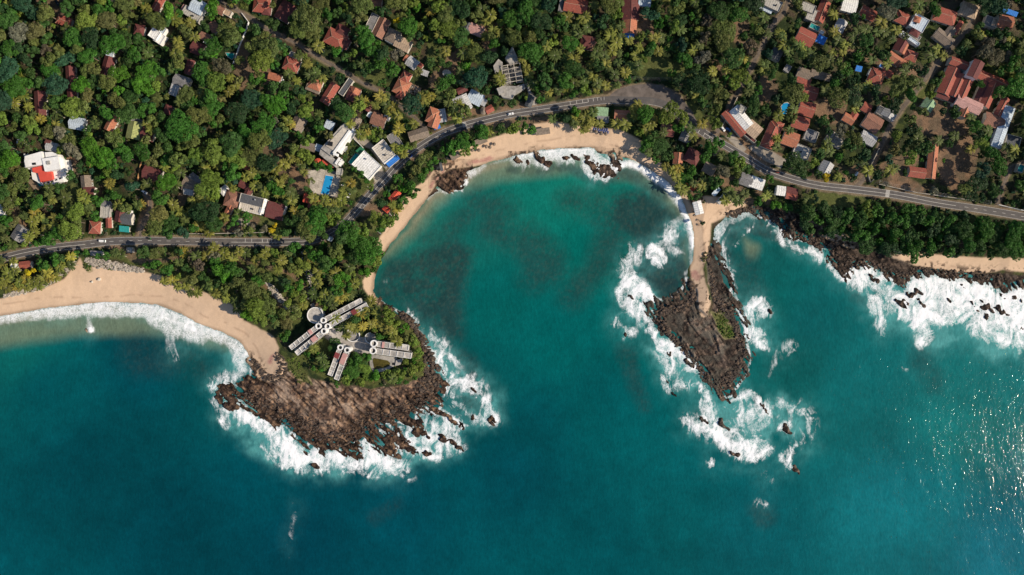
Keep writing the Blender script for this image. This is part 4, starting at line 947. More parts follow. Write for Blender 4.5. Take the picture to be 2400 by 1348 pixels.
("brown hipped villa with a front gable", [('h',543,466,34,36,15,'brown',3.8,2),('g',537,490,24,12,-62,'orange',3.4)]),
("white balconied guest house with a grey roof", [('f',590,470,56,22,14,'dgrey',6.2),('f',587,487,52,22,14,'beige',4.4,0,'w'),('g',616,483,34,9,-74,'white',5)]),
("maroon L shaped roof behind the balconied guest house", [('g',582,448,34,14,-64,'maroon',3.6),('g',571,434,22,14,25,'maroon',3.4)]),
("glossy maroon house right of the balconied guest house", [('g',644,494,40,36,14,'maroon',4.4,1.6),('f',663,499,34,4,-64,'white',4)]),
("small orange roof hidden by palms in the left grove", [('g',578,391,18,14,20,'orange',2.8)]),
("star shaped orange roofs beside the blue pool deck", [('g',730,470,38,16,18,'coral',3.2),('g',732,476,26,14,-68,'red',3.3),('g',719,461,14,12,20,'coral',2.9)]),
("pale tiled court roof by the star shaped orange roofs", [('f',771,474,28,14,14,'conc',2.6)]),
("grey shack with rusty patches left of the beige hotel", [('g',722,343,34,16,16,'thatch',2.9),('g',748,347,18,14,18,'lblue',2.9)]),
("round orange roof left of the blue pool", [('c',745,379,16,14,0,'coral',2.8,1)]),
("small orange ridge roof below the hotel wing", [('g',769,382,28,10,20,'coral',2.8)]),
("small grey kiosk roof between the two pools", [('f',795,402,13,16,8,'conc',2.8)]),
("mud coloured thatched roof in the bend of the road", [('g',981,314,46,22,-18,'thatch',3.0)]),
("grey ruin roof with rubble left of the mud coloured thatch", [('f',925,329,36,24,58,'grey',3)]),
("big stained white flat roof beside the road", [('f',859,387,54,44,42,'white',4.2)]),
("white flat roofed shop with a blue striped awning", [('f',899,355,46,34,52,'beige',5.0,0,'w'),('s',921,378,10,30,52,'blue',2.6)]),
("orange ridge roof under the beach trees above the boats", [('g',925,459,28,13,-48,'coral',2.8)]),
("lower orange hipped roof under the beach trees above the boats", [('h',908,487,20,14,-50,'coral',2.6)]),
("small white and brown house among palms at the left edge", [('f',35,625,20,14,8,'white',3.2),('g',58,621,26,15,-6,'red',3)]),
("round ended bus shelter below the left road", [('f',304,586,13,12,0,'conc',2.6)]),
("low grey shed roof between road and left beach", [('s',226,594,28,9,2,'grey',2.3)]),
("long thatched beach shelter at the top of the bay sand", [('s',1272,308,32,12,-8,'thatch',2.4)]),
("grey planked beach shelter on the left arm of the bay", [('s',1127,331,28,11,-22,'thatch',2.4)]),
("square planked beach shelter among the shoreline trees", [('s',1067,365,22,12,-28,'thatch',2.4)]),
("tiny dark beach shed at the rocky corner of the bay", [('s',1034,391,5,17,-12,'dgrey',2.2)]),
("grey fishing hut at the dark bend of the road", [('s',774,560,9,8,30,'lblue',2.4),('g',760,556,14,8,-30,'maroon',2.4)]),
]
for lb, secs in HS: house(lb, secs)
# white villa with red terrace
def at(px, py, z): return (*P(px, py, z), 0)
def pxpoly(pts, z): return [P(a, b, z) for a, b in pts]
def poly_thing(name, label, cat, parts, kind=None, short=None, base=None):
    """thing from flat prisms given by photo outlines at their own heights: (part, outline, z0, z1, mat)"""
    ref = parts[0][1]; cx = sum(p[0] for p in ref)/len(ref); cy = sum(p[1] for p in ref)/len(ref)
    bx, by = P(cx, cy, GZ); root = empty(name, (bx, by, base if base is not None else GZ)); tag(root, label, cat, kind=kind)
    ALLB.append((cx, cy, short or label)); bz = root.location.z
    for nm, pts, z0, z1, mat in parts:
        q = [(x-bx, y-by) for x, y in pxpoly(pts, z1)]
        MB().prism(q, z0-bz, z1-bz).build(nm, mat, root); add_poly(ROOFM, pts, 30)
    return root
def rect(cx, cy, L, Wd, ang):
    ca, sa = math.cos(math.radians(ang)), math.sin(math.radians(ang))
    return [(cx+u*L/2*ca-v*Wd/2*sa, cy+u*L/2*sa+v*Wd/2*ca) for u, v in ((-1, -1), (1, -1), (1, 1), (-1, 1))]
M_redt = plain('red_terrace', (.62, .085, .06), .7, .1, .4); M_pool = plain('pool_water', (.02, .30, .62), .08, .1, .3); M_poolt = plain('teal_pool_water', (.01, .27, .27), .08, .12, .3)
g0 = GZ-.3
vr = poly_thing('villa', "large white stepped villa with red roof terraces and teal pool", 'villa', [
 ('storey', [(56,378),(57,366),(98,355),(140,362),(152,382),(156,414),(148,426),(98,434),(76,420),(72,398),(58,394)], g0, GZ+4.0, M_wallw),
 ('upper_storey', [(57,378),(58,366),(97,355),(103,385),(60,392)], GZ+4.0, GZ+8.2, M_wallw),
 ('upper_storey', [(98,372),(136,366),(141,396),(105,402)], GZ+4.0, GZ+8.9, M_wallw),
 ('roof_terrace', [(75,394),(101,388),(105,403),(120,402),(123,421),(95,427),(89,406),(77,404)], GZ+4.0, GZ+6.4, M_redt),
 ('stair_core', [(108,378),(116,377),(117,385),(109,386)], GZ+8.9, GZ+9.6, M_conc),
 ('roof_hatch', [(75,382),(83,381),(84,386),(76,387)], GZ+8.2, GZ+8.6, M_dark),
 ('terrace_step', [(136,366),(143,368),(150,402),(142,404)], GZ+4.0, GZ+6.6, M_wallw),
 ('terrace_step', [(144,372),(151,374),(157,400),(151,401)], g0, GZ+5.2, M_wallw),
 ('terrace_step', [(153,376),(160,375),(166,398),(158,402)], g0, GZ+2.8, M_wallw),
 ('entrance_block', [(105,357),(122,356),(136,362),(136,365),(107,370)], GZ+4.0, GZ+7.0, M_wallw),
 ('sun_deck', [(64,425),(78,414),(98,440),(82,448)], g0, GZ+.9, M_wood),
 ('swimming_pool', [(79,414),(91,412),(94,426),(103,434),(92,437)], g0, GZ+1.1, M_poolt),
 ('balcony', [(97,430),(146,414),(149,422),(112,436),(98,434)], GZ+4.0, GZ+4.9, M_wallw)], short='the white villa')
for i in range(5):      # glazed bays of the front balcony and the slots of the pergola
    q = rect(104+i*9.2, 431-i*3.1, 6.4, 3.4, -18); bz = GZ
    V_ = [(x-vr.location.x, y-vr.location.y) for x, y in pxpoly(q, GZ+4.9)]; MB().prism(V_, 4.89, 4.93).build('balcony_bay', M_dark, vr)
for i in range(3):
    V_ = [(x-vr.location.x, y-vr.location.y) for x, y in pxpoly(rect(57+i*4, 365+(i % 2)*1.5, 2, 9, -8), GZ+5)]; MB().prism(V_, 4.2, 5.0).build('pergola_beam', M_white, vr)
# beige hotel
poly_thing('hotel', "long beige L shaped hotel with white corridor roof", 'hotel', [
 ('wing', [(812,284),(826,298),(776,366),(752,348),(800,294)], g0, GZ+7.6, M_conc),
 ('wing', [(752,348),(776,366),(796,381),(786,392),(748,362)], g0, GZ+6.4, M_conc),
 ('roof_deck', [(803,299),(817,308),(783,354),(763,342)], GZ+7.6, GZ+8.2, plain('beige_roof', (.50, .45, .38), .9, .25, .5)),
 ('corridor_roof', [(818,304),(822,307),(784,361),(779,358)], GZ+7.6, GZ+9.0, M_wallw),
 ('corridor_roof', [(827,300),(832,304),(795,358),(789,354)], g0, GZ+8.4, M_wallw),
 ('stair_tower', [(782,358),(793,361),(791,367),(780,362)], GZ+7.6, GZ+9.6, M_wallw),
 ('roof_deck', [(812,282),(830,300),(826,304),(808,288)], g0, GZ+7.9, M_conc),
 ('frame', [(794,368),(798,370),(788,386),(784,383)], GZ+6.4, GZ+7.6, M_wallw),
 ('frame', [(800,372),(803,374),(794,388),(791,386)], g0, GZ+7.2, M_wallw),
 ('frame', [(795,374),(801,378),(800,380),(794,376)], g0, GZ+7.3, M_wallw),
 ('water_tank', [(770,331),(780,333),(778,343),(767,340)], GZ+7.6, GZ+9.2, M_dark),
 ('entrance_canopy', [(804,342),(813,346),(808,356),(799,352)], g0, GZ+3.2, M_metal)], short='the beige hotel')
def disc_pool(name, label, outline, mat, rim, kind=None):
    bx, by = P(sum(a for a, b in outline)/len(outline), sum(b for a, b in outline)/len(outline), GZ)
    root = empty(name, (bx, by, GZ)); tag(root, label, 'pool')
    q = [(x-bx, y-by) for x, y in pxpoly(outline, GZ+.3)]
    big = [(x*(1+rim/max(.1, math.hypot(x, y))), y*(1+rim/max(.1, math.hypot(x, y)))) for x, y in q]
    MB().prism(big, -.2, .26).build('pool_rim', M_pale, root); MB().prism(q, .2, .30).build('pool_water', mat, root)
    add_poly(ROOFM, outline, 30); ALLB.append((sum(a for a, b in outline)/len(outline), sum(b for a, b in outline)/len(outline), label)); return root
disc_pool('swimming_pool', "long bright blue swimming pool on a tiled deck", [(763,411),(781,414),(770,457),(752,453)], M_pool, .7)
disc_pool('swimming_pool', "small teal pool beside the green cover", [(834,358),(843,364),(825,387),(817,380)], M_poolt, .8)
disc_pool('swimming_pool', "kidney shaped turquoise pool in the village", [(1831,250),(1836,243),(1845,241),(1852,245),(1851,252),(1845,257),(1844,263),(1843,268),(1836,269),(1832,264),(1833,257)], M_pool, .6)
disc_pool('swimming_pool', "little turquoise pool at the foot of the pale garden wall", [(529,124),(548,125),(548,134),(543,139),(534,133)], M_poolt, .5)
poly_thing('pool_cover', "flat green cover beside the small teal pool", 'canopy', [('sheet', [(845,343),(855,350),(845,364),(833,354)], GZ+2.0, GZ+2.15, plain('green_felt', (.03, .17, .08), .9, .1)), ('post', rect(845,352,2,2,0), GZ-.3, GZ+2.0, M_metal)])
poly_thing('pool_deck', "grey tiled deck around the long blue pool", 'deck', [('paving', [(722,400),(763,396),(752,455),(735,452),(726,440)], GZ-.2, GZ+.16, M_pale), ('paving', [(783,414),(797,412),(784,462),(771,459)], GZ-.2, GZ+.17, M_pale)])
for i, (x, y) in enumerate([(803,434),(811,452),(821,455),(800,447),(816,462)]):
    o = MB().prism([(-.9, -.35), (.9, -.35), (.9, .35), (-.9, .35)], 0, .4).box(-.9, -.35, .4, -.5, .35, .7).build('sun_lounger', M_white, None, (*P(x, y, GZ), GZ), -.3)
    tag(o, "white sun lounger on the lawn right of the long blue pool", 'sun lounger', 'loungers on the pool lawn')
# church with parallel ridges
def multi(name, label, cat, secs, short=None): return house(label, secs, cat, name, short)
multi('church', "big many ridged terracotta church complex with a tall nave", 'church', [
 ('g',2226,190,66,30,-66,'red',4.6,2.2),('g',2246,200,56,20,-66,'red',5.0,1.8),('g',2264,205,54,20,-66,'red',5.4,1.8),('g',2288,162,42,24,-64,'maroon',10.5,1.2,'w'),
 ('g',2256,150,56,18,22,'red',5.2,1.8),('g',2325,185,80,20,24,'red',4.4,1.6),('g',2320,222,60,22,-66,'red',4.6,1.8),('g',2302,214,50,16,-66,'maroon',4.2,1.2),
 ('g',2272,244,62,26,24,'pink',5.6,1.6,'w'),('g',2262,262,26,18,-66,'orange',4.8,1.6),('g',2225,230,60,12,20,'maroon',3.4,1.0)], 'the many ridged church')
# unfinished concrete frame, burnt out yard frames
def frame_ruin(label, pts_grid, h, ang, L, Wd, cx, cy, nx, ny, slabs=(), mat=None):
    z = GZ+h; x, y = P(cx, cy, z); mat = mat or M_pale
    root = empty('unfinished_building', (x, y, GZ), math.radians(-ang)); tag(root, label, 'unfinished building'); ALLB.append((cx, cy, label))
    f = K*(H-z)/H; L *= f; Wd *= f
    for i in range(nx+1):
        X = -L/2+L*i/nx; MB().box(X-.2, -Wd/2-.5, h-.4, X+.2, Wd/2+.5, h).build('beam', mat, root)
        for j in range(ny+1):
            Y = -Wd/2+Wd*j/ny; MB().box(X-.19, Y-.19, -.4, X+.19, Y+.19, h-.402).build('column', mat, root)
    for j in range(ny+1):
        Y = -Wd/2+Wd*j/ny; b = MB()
        for i in range(nx):
            X = -L/2+L*i/nx; b.box(X+.2, Y-.19, h-.38, X+L/nx-.2, Y+.19, h-.03)
        b.build('cross_beam', mat, root)
    MB().box(-L/2, -Wd/2, -.4, L/2, Wd/2, .15).build('floor_slab', M_conc, root)
    for (i, j, hh) in slabs:
        MB().box(-L/2+L*i/nx+.2, -Wd/2+Wd*j/ny+.2, hh-.3, -L/2+L*(i+1)/nx-.2, -Wd/2+Wd*(j+1)/ny-.2, hh).build('slab', M_conc, root)
    b = MB()
    for k in range(4):
        u = random.uniform(-.4, .4)*L; v = random.uniform(-.4, .4)*Wd; b.box(u-.1, v-2, .1, u+.1, v+2, 1.6); b.box(u, v-.1, .1, u+3, v+.1, 1.6)
    b.build('partition_wall', M_pale, root); add_poly(ROOFM, rect(cx, cy, L/f, Wd/f, ang), 30); return root
frame_ruin("unfinished building of bare concrete beams above the road", None, 6.5, -10, 44, 40, 1200, 171, 3, 4, [(0, 0, 3.2), (2, 1, 3.0), (0, 3, 3.3)])
frame_ruin("roofless grey frame with parallel beams in the right hand yards", None, 2.8, 34, 40, 26, 1957, 327, 4, 1)
frame_ruin("small dark timber frame beside the burnt orange house", None, 2.6, 25, 22, 20, 972, 211, 3, 2, (), M_wood)
poly_thing('unfinished_building', "pale pointed concrete shell left of the unfinished frame", 'unfinished building', [('slab', [(1156,155),(1168,138),(1178,146),(1178,168),(1160,170)], GZ-.3, GZ+5.4, M_conc)])
poly_thing('unfinished_building', "wedge shaped concrete shell above the unfinished frame", 'unfinished building', [('slab', [(1184,136),(1201,108),(1216,142),(1196,152)], GZ-.3, GZ+6.0, M_conc), ('parapet', [(1196,122),(1201,108),(1205,118)], GZ+6.0, GZ+6.8, M_pale)])
poly_thing('unfinished_building', "lumpy grey concrete terrace below the unfinished frame", 'unfinished building', [('slab', [(1162,208),(1180,200),(1210,202),(1228,196),(1232,206),(1205,222),(1200,232),(1178,228)], GZ-.3, GZ+3.6, M_conc), ('slab', [(1164,207),(1178,202),(1183,216),(1170,222)], GZ+3.6, GZ+5.2, M_conc)])
poly_thing('concrete_ramp', "straight concrete ramp down to the road", 'ramp', [('slab', [(1231,196),(1237,194),(1256,246),(1248,248)], GZ-.2, GZ+.25, M_conc)])
# hotel ruin on the headland: four double rows of stepped rooms
HB = 7.0 - GZ
M_rb = plain('stained_white_concrete', (.52, .49, .46), .85, .3, .5, var2=(.33, .30, .27)); M_pinkc = plain('faded_pink_canopy', (.55, .30, .27), .8, .2, .6); M_mar = plain('maroon_canopy', (.22, .05, .05), .8, .2)
HEADM = new()
def wing(label, a, b, c, d, w, canopy=None, n=6, cm=None):
    """rows a->b and c->d (photo positions) from the stair towers outwards"""
    z1 = GZ+8.4; A = Vector(P(*a, z1)); root = empty('hotel_ruin_wing', (A.x, A.y, GZ)); tag(root, label, 'ruined building', 'stepped wings of the abandoned hotel'); ALLB.append((*[(a[i]+b[i])/2 for i in (0, 1)], label))
    for ri, (p, q) in enumerate(((a, b), (c, d))):
        p0 = Vector(P(*p, z1)); q0 = Vector(P(*q, z1-3)); dd = q0-p0; L = dd.length; dd /= L; ang = math.atan2(dd.y, dd.x); step = L/n; wd = w*K
        loc = (p0.x-A.x, p0.y-A.y, 0)
        for i in range(n):
            h = 8.4-.62*i; x0 = i*step+.05; x1 = (i+1)*step-.05
            r = MB().box(x0, -wd/2, -1.5, x1, wd/2, h).build('room_block', M_rb, root, loc, ang)
            pr = MB()
            for s in (-1, 1): pr.box(x0, s*wd/2-(.22 if s > 0 else 0), h+.001, x1, s*wd/2+(0 if s > 0 else .22), h+.5)
            pr.box(x1-.25, -wd/2+.22, h+.001, x1, wd/2-.22, h+.4); pr.build('parapet', M_wallw, r)
            if i < n-1: MB().box(x0+step*.15, -wd/2+.5, h+.002, x0+step*.75, wd/2-.5, h+.08).build('roof_membrane', M_conc, r)
            for s in (-1, 1):
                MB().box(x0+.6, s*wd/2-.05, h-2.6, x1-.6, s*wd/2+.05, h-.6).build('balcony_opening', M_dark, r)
        cx = -wd*.55; t = MB(); k = 20; R = wd*.62        # hollow stair tower
        for i in range(k):
            t0, t1 = 2*math.pi*i/k, 2*math.pi*(i+1)/k
            for (r0, r1) in ((R, R-.8),):
                P0 = [(cx+r0*math.cos(t0), r0*math.sin(t0)), (cx+r0*math.cos(t1), r0*math.sin(t1)), (cx+r1*math.cos(t1), r1*math.sin(t1)), (cx+r1*math.cos(t0), r1*math.sin(t0))]
                t.prism(P0, -1.5, 9.6)
        st = t.build('stair_tower', M_wallw, root, loc, ang)
        MB().cone((cx, 0, -1), (cx, 0, 8.2), R-.82, R-.82, 18).build('stair_core', M_conc, st)
        MB().box(cx-.15, -R+.9, 8.2, cx+R*.5, R-.9, 8.25).build('stair_opening', M_dark, st)
    p0 = Vector(P((a[0]+c[0])/2, (a[1]+c[1])/2, z1)); q0 = Vector(P((b[0]+d[0])/2, (b[1]+d[1])/2, z1-3)); dd = q0-p0; L = dd.length; ang = math.atan2(dd.y, dd.x)
    gap = max(.8, ((Vector(c)-Vector(a)).length-w)*K)
    MB().box(0, -gap/2+.05, -1.5, L, gap/2-.05, 1.6).build('corridor', M_conc, root, (p0.x-A.x, p0.y-A.y, 0), ang)
    for (f0, f1, side, m_) in (canopy or ()):
        pp, qq = (a, b) if side == 0 else (c, d); u = Vector(P(*pp, z1)); v = Vector(P(*qq, z1-3)); e = v-u; L = e.length; an = math.atan2(e.y, e.x)
        MB().box(L*f0, -w*K*.55, 8.95-.62*int(f0*n), L*f1, w*K*.5, 9.15-.62*int(f0*n)).build('canopy', m_, root, (u.x-A.x, u.y-A.y, 0), an)
    add_poly(ROOFM, [a, b, d, c], 40, 6)
wing("stepped ruin wing pointing up right with a maroon roof panel", (764,748), (846,704), (774,762), (861,714), 11, [(.58, .70, 1, M_mar)])
wing("stepped ruin wing pointing down left with a pink awning", (742,768), (680,816), (755,780), (694,829), 11, [(.20, .38, 1, M_pinkc), (.16, .26, 0, M_pinkc)])
wing("short steep ruin wing pointing down with a maroon canopy", (796,820), (773,880), (812,826), (788,890), 11, [(.05, .42, 1, M_pinkc), (.12, .32, 0, M_mar)])
wing("pale ruin wing pointing right above the triangular pool", (884,806), (958,815), (882,823), (964,834), 13, [(.16, .24, 0, M_pinkc)], 5)
def ring(label, cx, cy, r, z, hgt, mat, a0=0, a1=360, name='curved_wall', floor=None, ex=1., rot=0., cat='wall'):
    f = K*(H-z)/H; x, y = P(cx, cy, z); root = empty(name, (x, y, GZ), math.radians(rot)); tag(root, label, cat); t = MB(); k = 28
    for i in range(k):
        t0 = math.radians(a0+(a1-a0)*i/k); t1 = math.radians(a0+(a1-a0)*(i+1)/k); R = r*f; q = R-.5
        t.prism([(ex*R*math.cos(t0), R*math.sin(t0)), (ex*R*math.cos(t1), R*math.sin(t1)), (ex*R*math.cos(t1)-.4*math.cos(t1), q*math.sin(t1)), (ex*R*math.cos(t0)-.4*math.cos(t0), q*math.sin(t0))], -1, hgt)
    t.build('rim_wall', mat, root)
    if floor: MB().prism([(ex*(r*f-.5)*math.cos(2*math.pi*i/32), (r*f-.5)*math.sin(2*math.pi*i/32)) for i in range(32)], -1, floor).build('floor_slab', M_conc, root)
    add_stroke(ROOFM, [(cx, cy, r)], 30); ALLB.append((cx, cy, label)); return root
ring("round roofless lobby of the headland ruin", 739, 739, 19, GZ+5, 5.6, M_wallw, name='ruined_lobby', floor=4.6, cat='ruined building')
ring("small round fountain bowl above the roofless lobby", 733, 716, 5, GZ+1, 1.0, M_conc, name='fountain', floor=.6, cat='fountain')
ring("teardrop wall in the courtyard nearest the lobby", 826, 786, 15, GZ+1.8, 2.0, M_wallw, 120, 400, floor=.5, ex=1.15, rot=-15)
ring("teardrop wall in the courtyard nearest the pale wing", 869, 793, 13, GZ+1.8, 2.0, M_wallw, 110, 340, floor=.5, ex=1.1, rot=-20)
o = MB().prism([(x, y) for x, y in pxpoly([(764,776),(775,768),(806,772),(840,790),(890,795),(884,828),(838,828),(812,812),(782,808)], GZ+.3)], GZ-.6, GZ+.22).build('courtyard', plain('courtyard_paving', (.42, .39, .36), .9, .3, .4)); tag(o, kind='structure')
poly_thing('ruined_pool', "triangular derelict pool holding green brown water", 'pool', [
 ('pool_deck', [(866,838),(872,830),(930,838),(934,852),(908,868),(874,876),(867,866)], GZ-.6, GZ+.9, M_conc),
 ('stagnant_water', [(873,843),(876,839),(908,845),(915,851),(912,858),(902,862),(877,866)], GZ-.3, GZ+.94, plain('stagnant_water', (.10, .085, .02), .1, .45, .5)),
 ('round_basin', rect(922,853,6,6,0), GZ-.3, GZ+.95, M_dark), ('machine_room', [(928,845),(941,840),(944,842),(938,855),(926,858)], GZ-.6, GZ+1.6, M_rb)])
for w_, lb in (([(567,31),(583,52),(576,73),(562,105),(552,135),(546,151)], "pale zigzag garden wall running down beside the lane"), ([(1728,228),(1712,262),(1690,300)], "thin concrete wall along the second lane"),
   ([(1850,372),(1862,345),(1868,335)], "white boundary wall at the end of the forecourt"), ([(337,365),(330,385),(322,425)], "orange brick boundary wall left of the maroon striped house"), ([(210,376),(212,395)], "short yellow gate wall right of the villa"),
   ([(2060,348),(2042,385),(2034,410),(2040,428),(2048,420)], "curved pale wall at the mouth of the third lane"), ([(2060,432),(2150,452),(2280,470)], "low concrete wall above the road at the right"), ([(2340,480),(2400,494)], "low white roadside wall at the far right"),
   ([(870,405),(850,345),(826,322)], "grey yard wall between the two white flat roofs"), ([(620,545),(480,548),(405,548)], "low pale roadside wall opposite the hatched paint"), ([(660,560),(690,575),(640,585)], "x")):
    if lb == 'x': continue
    x0, y0 = P(*w_[0], GZ+1); root = MB()
    for a, b in zip(w_[:-1], w_[1:]):
        u = Vector(P(*a, GZ+1)); v = Vector(P(*b, GZ+1)); d = v-u; nn = Vector((-d.y, d.x)).normalized()*.17
        root.prism([tuple(u+nn-Vector((x0, y0))), tuple(v+nn-Vector((x0, y0))), tuple(v-nn-Vector((x0, y0))), tuple(u-nn-Vector((x0, y0)))], -.5, 1.7)
    o = root.build('boundary_wall', plain('ochre_wall', (.50, .27, .12), .8) if 'orange' in lb or 'yellow' in lb else M_wallw if 'white' in lb or 'zigzag' in lb else M_pale, None, (x0, y0, GZ)); tag(o, lb, 'wall')
    for a, b in zip(w_[:-1], w_[1:]): add_stroke(ROOFM, [(*a, 1), (*b, 1)], 20)

# ------------------------------------------------------------------ vehicles, boats, beach things
def car_meshes(L, Wd, Hh, van=False):
    b = MB(); pr = [(-L/2, .35), (-L/2, Hh*.62), (-L*.42, Hh*.66), (L*.16, Hh*.62), (L*.46, Hh*.52), (L/2, .5), (L/2, .3)]
    k = len(b.v); n = len(pr)
    for s in (-1, 1): b.v += [(x, s*Wd/2, z) for x, z in pr]
    b.f.append(tuple(k+i for i in range(n))); b.m.append(0); b.f.append(tuple(k+2*n-1-i for i in range(n))); b.m.append(0)
    for i in range(n): b.f.append((k+(i+1) % n, k+i, k+n+i, k+n+(i+1) % n)); b.m.append(0)
    c = MB(); x0, x1 = (-L*.46, L*.34) if van else (-L*.36, L*.12); y = Wd*.42
    q = [(x0, -y*1.08, Hh*.6), (x1+L*.1, -y*1.08, Hh*.6), (x1+L*.1, y*1.08, Hh*.6), (x0, y*1.08, Hh*.6)]; r = [(x0+.15, -y*.86, Hh-.04), (x1-.1, -y*.86, Hh-.04), (x1-.1, y*.86, Hh-.04), (x0+.15, y*.86, Hh-.04)]
    for i in range(4): c.face([q[i], q[(i+1) % 4], r[(i+1) % 4], r[i]])
    rf = MB().box(x0+.1, -y*.9, Hh-.06, x1-.05, y*.9, Hh)
    w = MB().cone((0, -.11, 0), (0, .11, 0), .32, .32, 12)
    return b, c, rf, w
def car(label, px, py, ang, paint, van=False, L=4.3, grp=None):
    Wd, Hh = (1.8, 2.0) if van else (1.72, 1.45); b, c, rf, w = car_meshes(L, Wd, Hh, van)
    x, y = P(px, py, GZ+1); root = empty('van' if van else 'car', (x, y, GZ+.09), math.radians(-ang)); tag(root, label, 'van' if van else 'car', grp)
    m = plain('car_paint_%d' % int(px), paint, .25, .05)
    b.build('body', m, root); c.build('windows', M_glass, root); rf.build('roof_panel', m, root)
    wm = w.mesh('wheel', [M_tyre])
    for sx in (-.31, .31):
        for sy in (-1, 1): link('wheel', wm, root, (sx*L, sy*(Wd/2-.08), .32))
    for sy in (-1, 1): MB().box(L/2-.02, sy*.6-.18, .5, L/2+.03, sy*.6+.18, .66).build('headlight', M_white, root)
    add_stroke(ROOFM, [(px, py, 6)], 20)
WHT = (.80, .80, .80)
car("white van driving on the left stretch of the road", 240, 565, 2, WHT, True, 4.6)
car("white car on the road below the unfinished building", 1197, 267, -12, WHT)
car("dark car passing the zebra stripes near the fan roofs", 1087, 302, -20, (.03, .035, .05))
car("white van parked at the mouth of the third lane", 2007, 408, -60, WHT, True, 4.4)
car("blue car parked in the yard left of the shop house", 1707, 303, 30, (.05, .14, .35))
car("white car parked in the yard left of the shop house", 1695, 302, 50, WHT)
car("dark car parked on the earth clearing at the top left", 134, 7, 60, (.02, .03, .05))
car("white car parked at the head of the dirt driveway", 338, 450, 35, WHT)
def tuk(label, px, py, ang, c):
    x, y = P(px, py, GZ+1); root = empty('auto_rickshaw', (x, y, GZ+.09), math.radians(-ang)); tag(root, label, 'auto rickshaw')
    m = plain('tuk_paint_%d' % px, c, .4, .05)
    MB().prism([(-1.2, -.62), (.6, -.62), (1.25, -.2), (1.25, .2), (.6, .62), (-1.2, .62)], .25, .85).build('body', m, root)
    MB().prism([(-1.25, -.6), (.55, -.6), (.75, 0), (.55, .6), (-1.25, .6)], 1.55, 1.68).build('canopy_roof', M_tyre, root)
    b = MB()
    for u, v in ((-1.1, -.55), (-1.1, .55), (.5, -.5), (.5, .5)): b.cone((u, v, .8), (u, v, 1.56), .03, .03, 5)
    b.build('canopy_frame', M_metal, root); wm = MB().cone((0, -.06, 0), (0, .06, 0), .22, .22, 10).mesh('wheel', [M_tyre])
    for u, v in ((-.8, -.55), (-.8, .55), (1.05, 0)): link('wheel', wm, root, (u, v, .22))
tuk("red auto rickshaw on the road near the forecourt", 1822, 403, 20, (.4, .03, .02)); tuk("green auto rickshaw on the left road", 349, 559, 180, (.03, .2, .05)); tuk("blue auto rickshaw on the road bend above the beach roofs", 963, 365, -40, (.02, .08, .4))
def outrigger(label, px, py, ang, L=7.0, hull=None, grp='outrigger boats drawn up on the sand'):
    z = gz(px, py); x, y = P(px, py, z); root = empty('fishing_boat', (x, y, z), math.radians(-ang)); tag(root, label, 'boat', grp)
    b = MB(); n = 10; W0 = .55
    sec = [(-L/2+L*i/n, W0*math.sin(math.pi*min(1, max(0, .06+.88*i/n)))**.6, .25*abs(2*i/n-1)**2) for i in range(n+1)]
    for i in range(n):
        (xa, wa, za), (xb, wb, zb) = sec[i], sec[i+1]
        for s in (-1, 1):
            f = [(xa, 0, 0+za), (xb, 0, 0+zb), (xb, s*wb, .75+zb), (xa, s*wa, .75+za)]; b.face(f if s < 0 else f[::-1])
            g = [(xa, s*wa*.75, .74+za), (xb, s*wb*.75, .74+zb), (xb, s*wb, .75+zb), (xa, s*wa, .75+za)]; b.face(g[::-1] if s < 0 else g)
        b.face([(xa, -wa*.75, .42+za), (xb, -wb*.75, .42+zb), (xb, wb*.75, .42+zb), (xa, wa*.75, .42+za)], 1)
    b.build('hull', [hull or M_white, plain('boat_inside', (.12, .22, .30), .7)], root)
    for xx in (-L*.22, L*.2): MB().cone((xx, -.3, .8), (xx, 2.5, .45), .07, .06, 6).build('outrigger_arm', M_white, root)
    MB().cone((-L*.42, 2.5, .38), (L*.4, 2.5, .38), .14, .10, 8).build('outrigger_float', M_white, root)
    for xx in (-1.2, 0, 1.2): MB().box(xx-.12, -.5, .78, xx+.12, .5, .84).build('thwart', M_wood, root)
outrigger("white outrigger boat nearest the lower orange roof", 911, 510, 55); outrigger("white outrigger boat in the middle of the three", 905, 514, 52); outrigger("white outrigger boat farthest from the orange roofs, at the tree edge", 900, 521, 55, 6.4)
outrigger("small white boat beached below the trees near the left end of the bay", 889, 544, 40, 4.5, None, None)
outrigger("pink hulled boat lying on grass beside the road", 1075, 274, 12, 8.0, plain('pink_hull', (.45, .12, .22), .5), None)
M_blue = plain('blue_cushion', (.04, .09, .30), .8, .1); M_th = plain('dry_thatch', (.22, .17, .13), .95, .3, 2)
def parasol(label, px, py, m, grp):
    z = gz(px, py); x, y = P(px, py, z+2); root = empty('parasol', (x, y, z)); tag(root, label, 'parasol', grp)
    MB().cone((0, 0, -.2), (0, 0, 2.3), .05, .04, 6).build('pole', M_wood, root); c = MB(); n = 12
    for i in range(n):
        a, e = 2*math.pi*i/n, 2*math.pi*(i+1)/n; c.face([(1.35*math.cos(a), 1.35*math.sin(a), 1.95), (1.35*math.cos(e), 1.35*math.sin(e), 1.95), (0, 0, 2.65)])
        c.face([(0, 0, 2.5), (1.35*math.cos(e), 1.35*math.sin(e), 1.95), (1.35*math.cos(a), 1.35*math.sin(a), 1.95)])
    c.build('canopy', m, root)
for i, (x, y) in enumerate([(1397,309),(1409,312),(1420,314),(1384,308)]): parasol("thatched parasol beside the blue loungers at the top of the bay", x, y, M_th, 'parasols on the bay beach')
for i, (x, y) in enumerate([(1107,352),(1122,352),(1140,343),(1158,338),(1148,345)]): parasol("small dark parasol on the sand of the bay's left arm", x, y, M_th, 'parasols on the left arm of the bay')
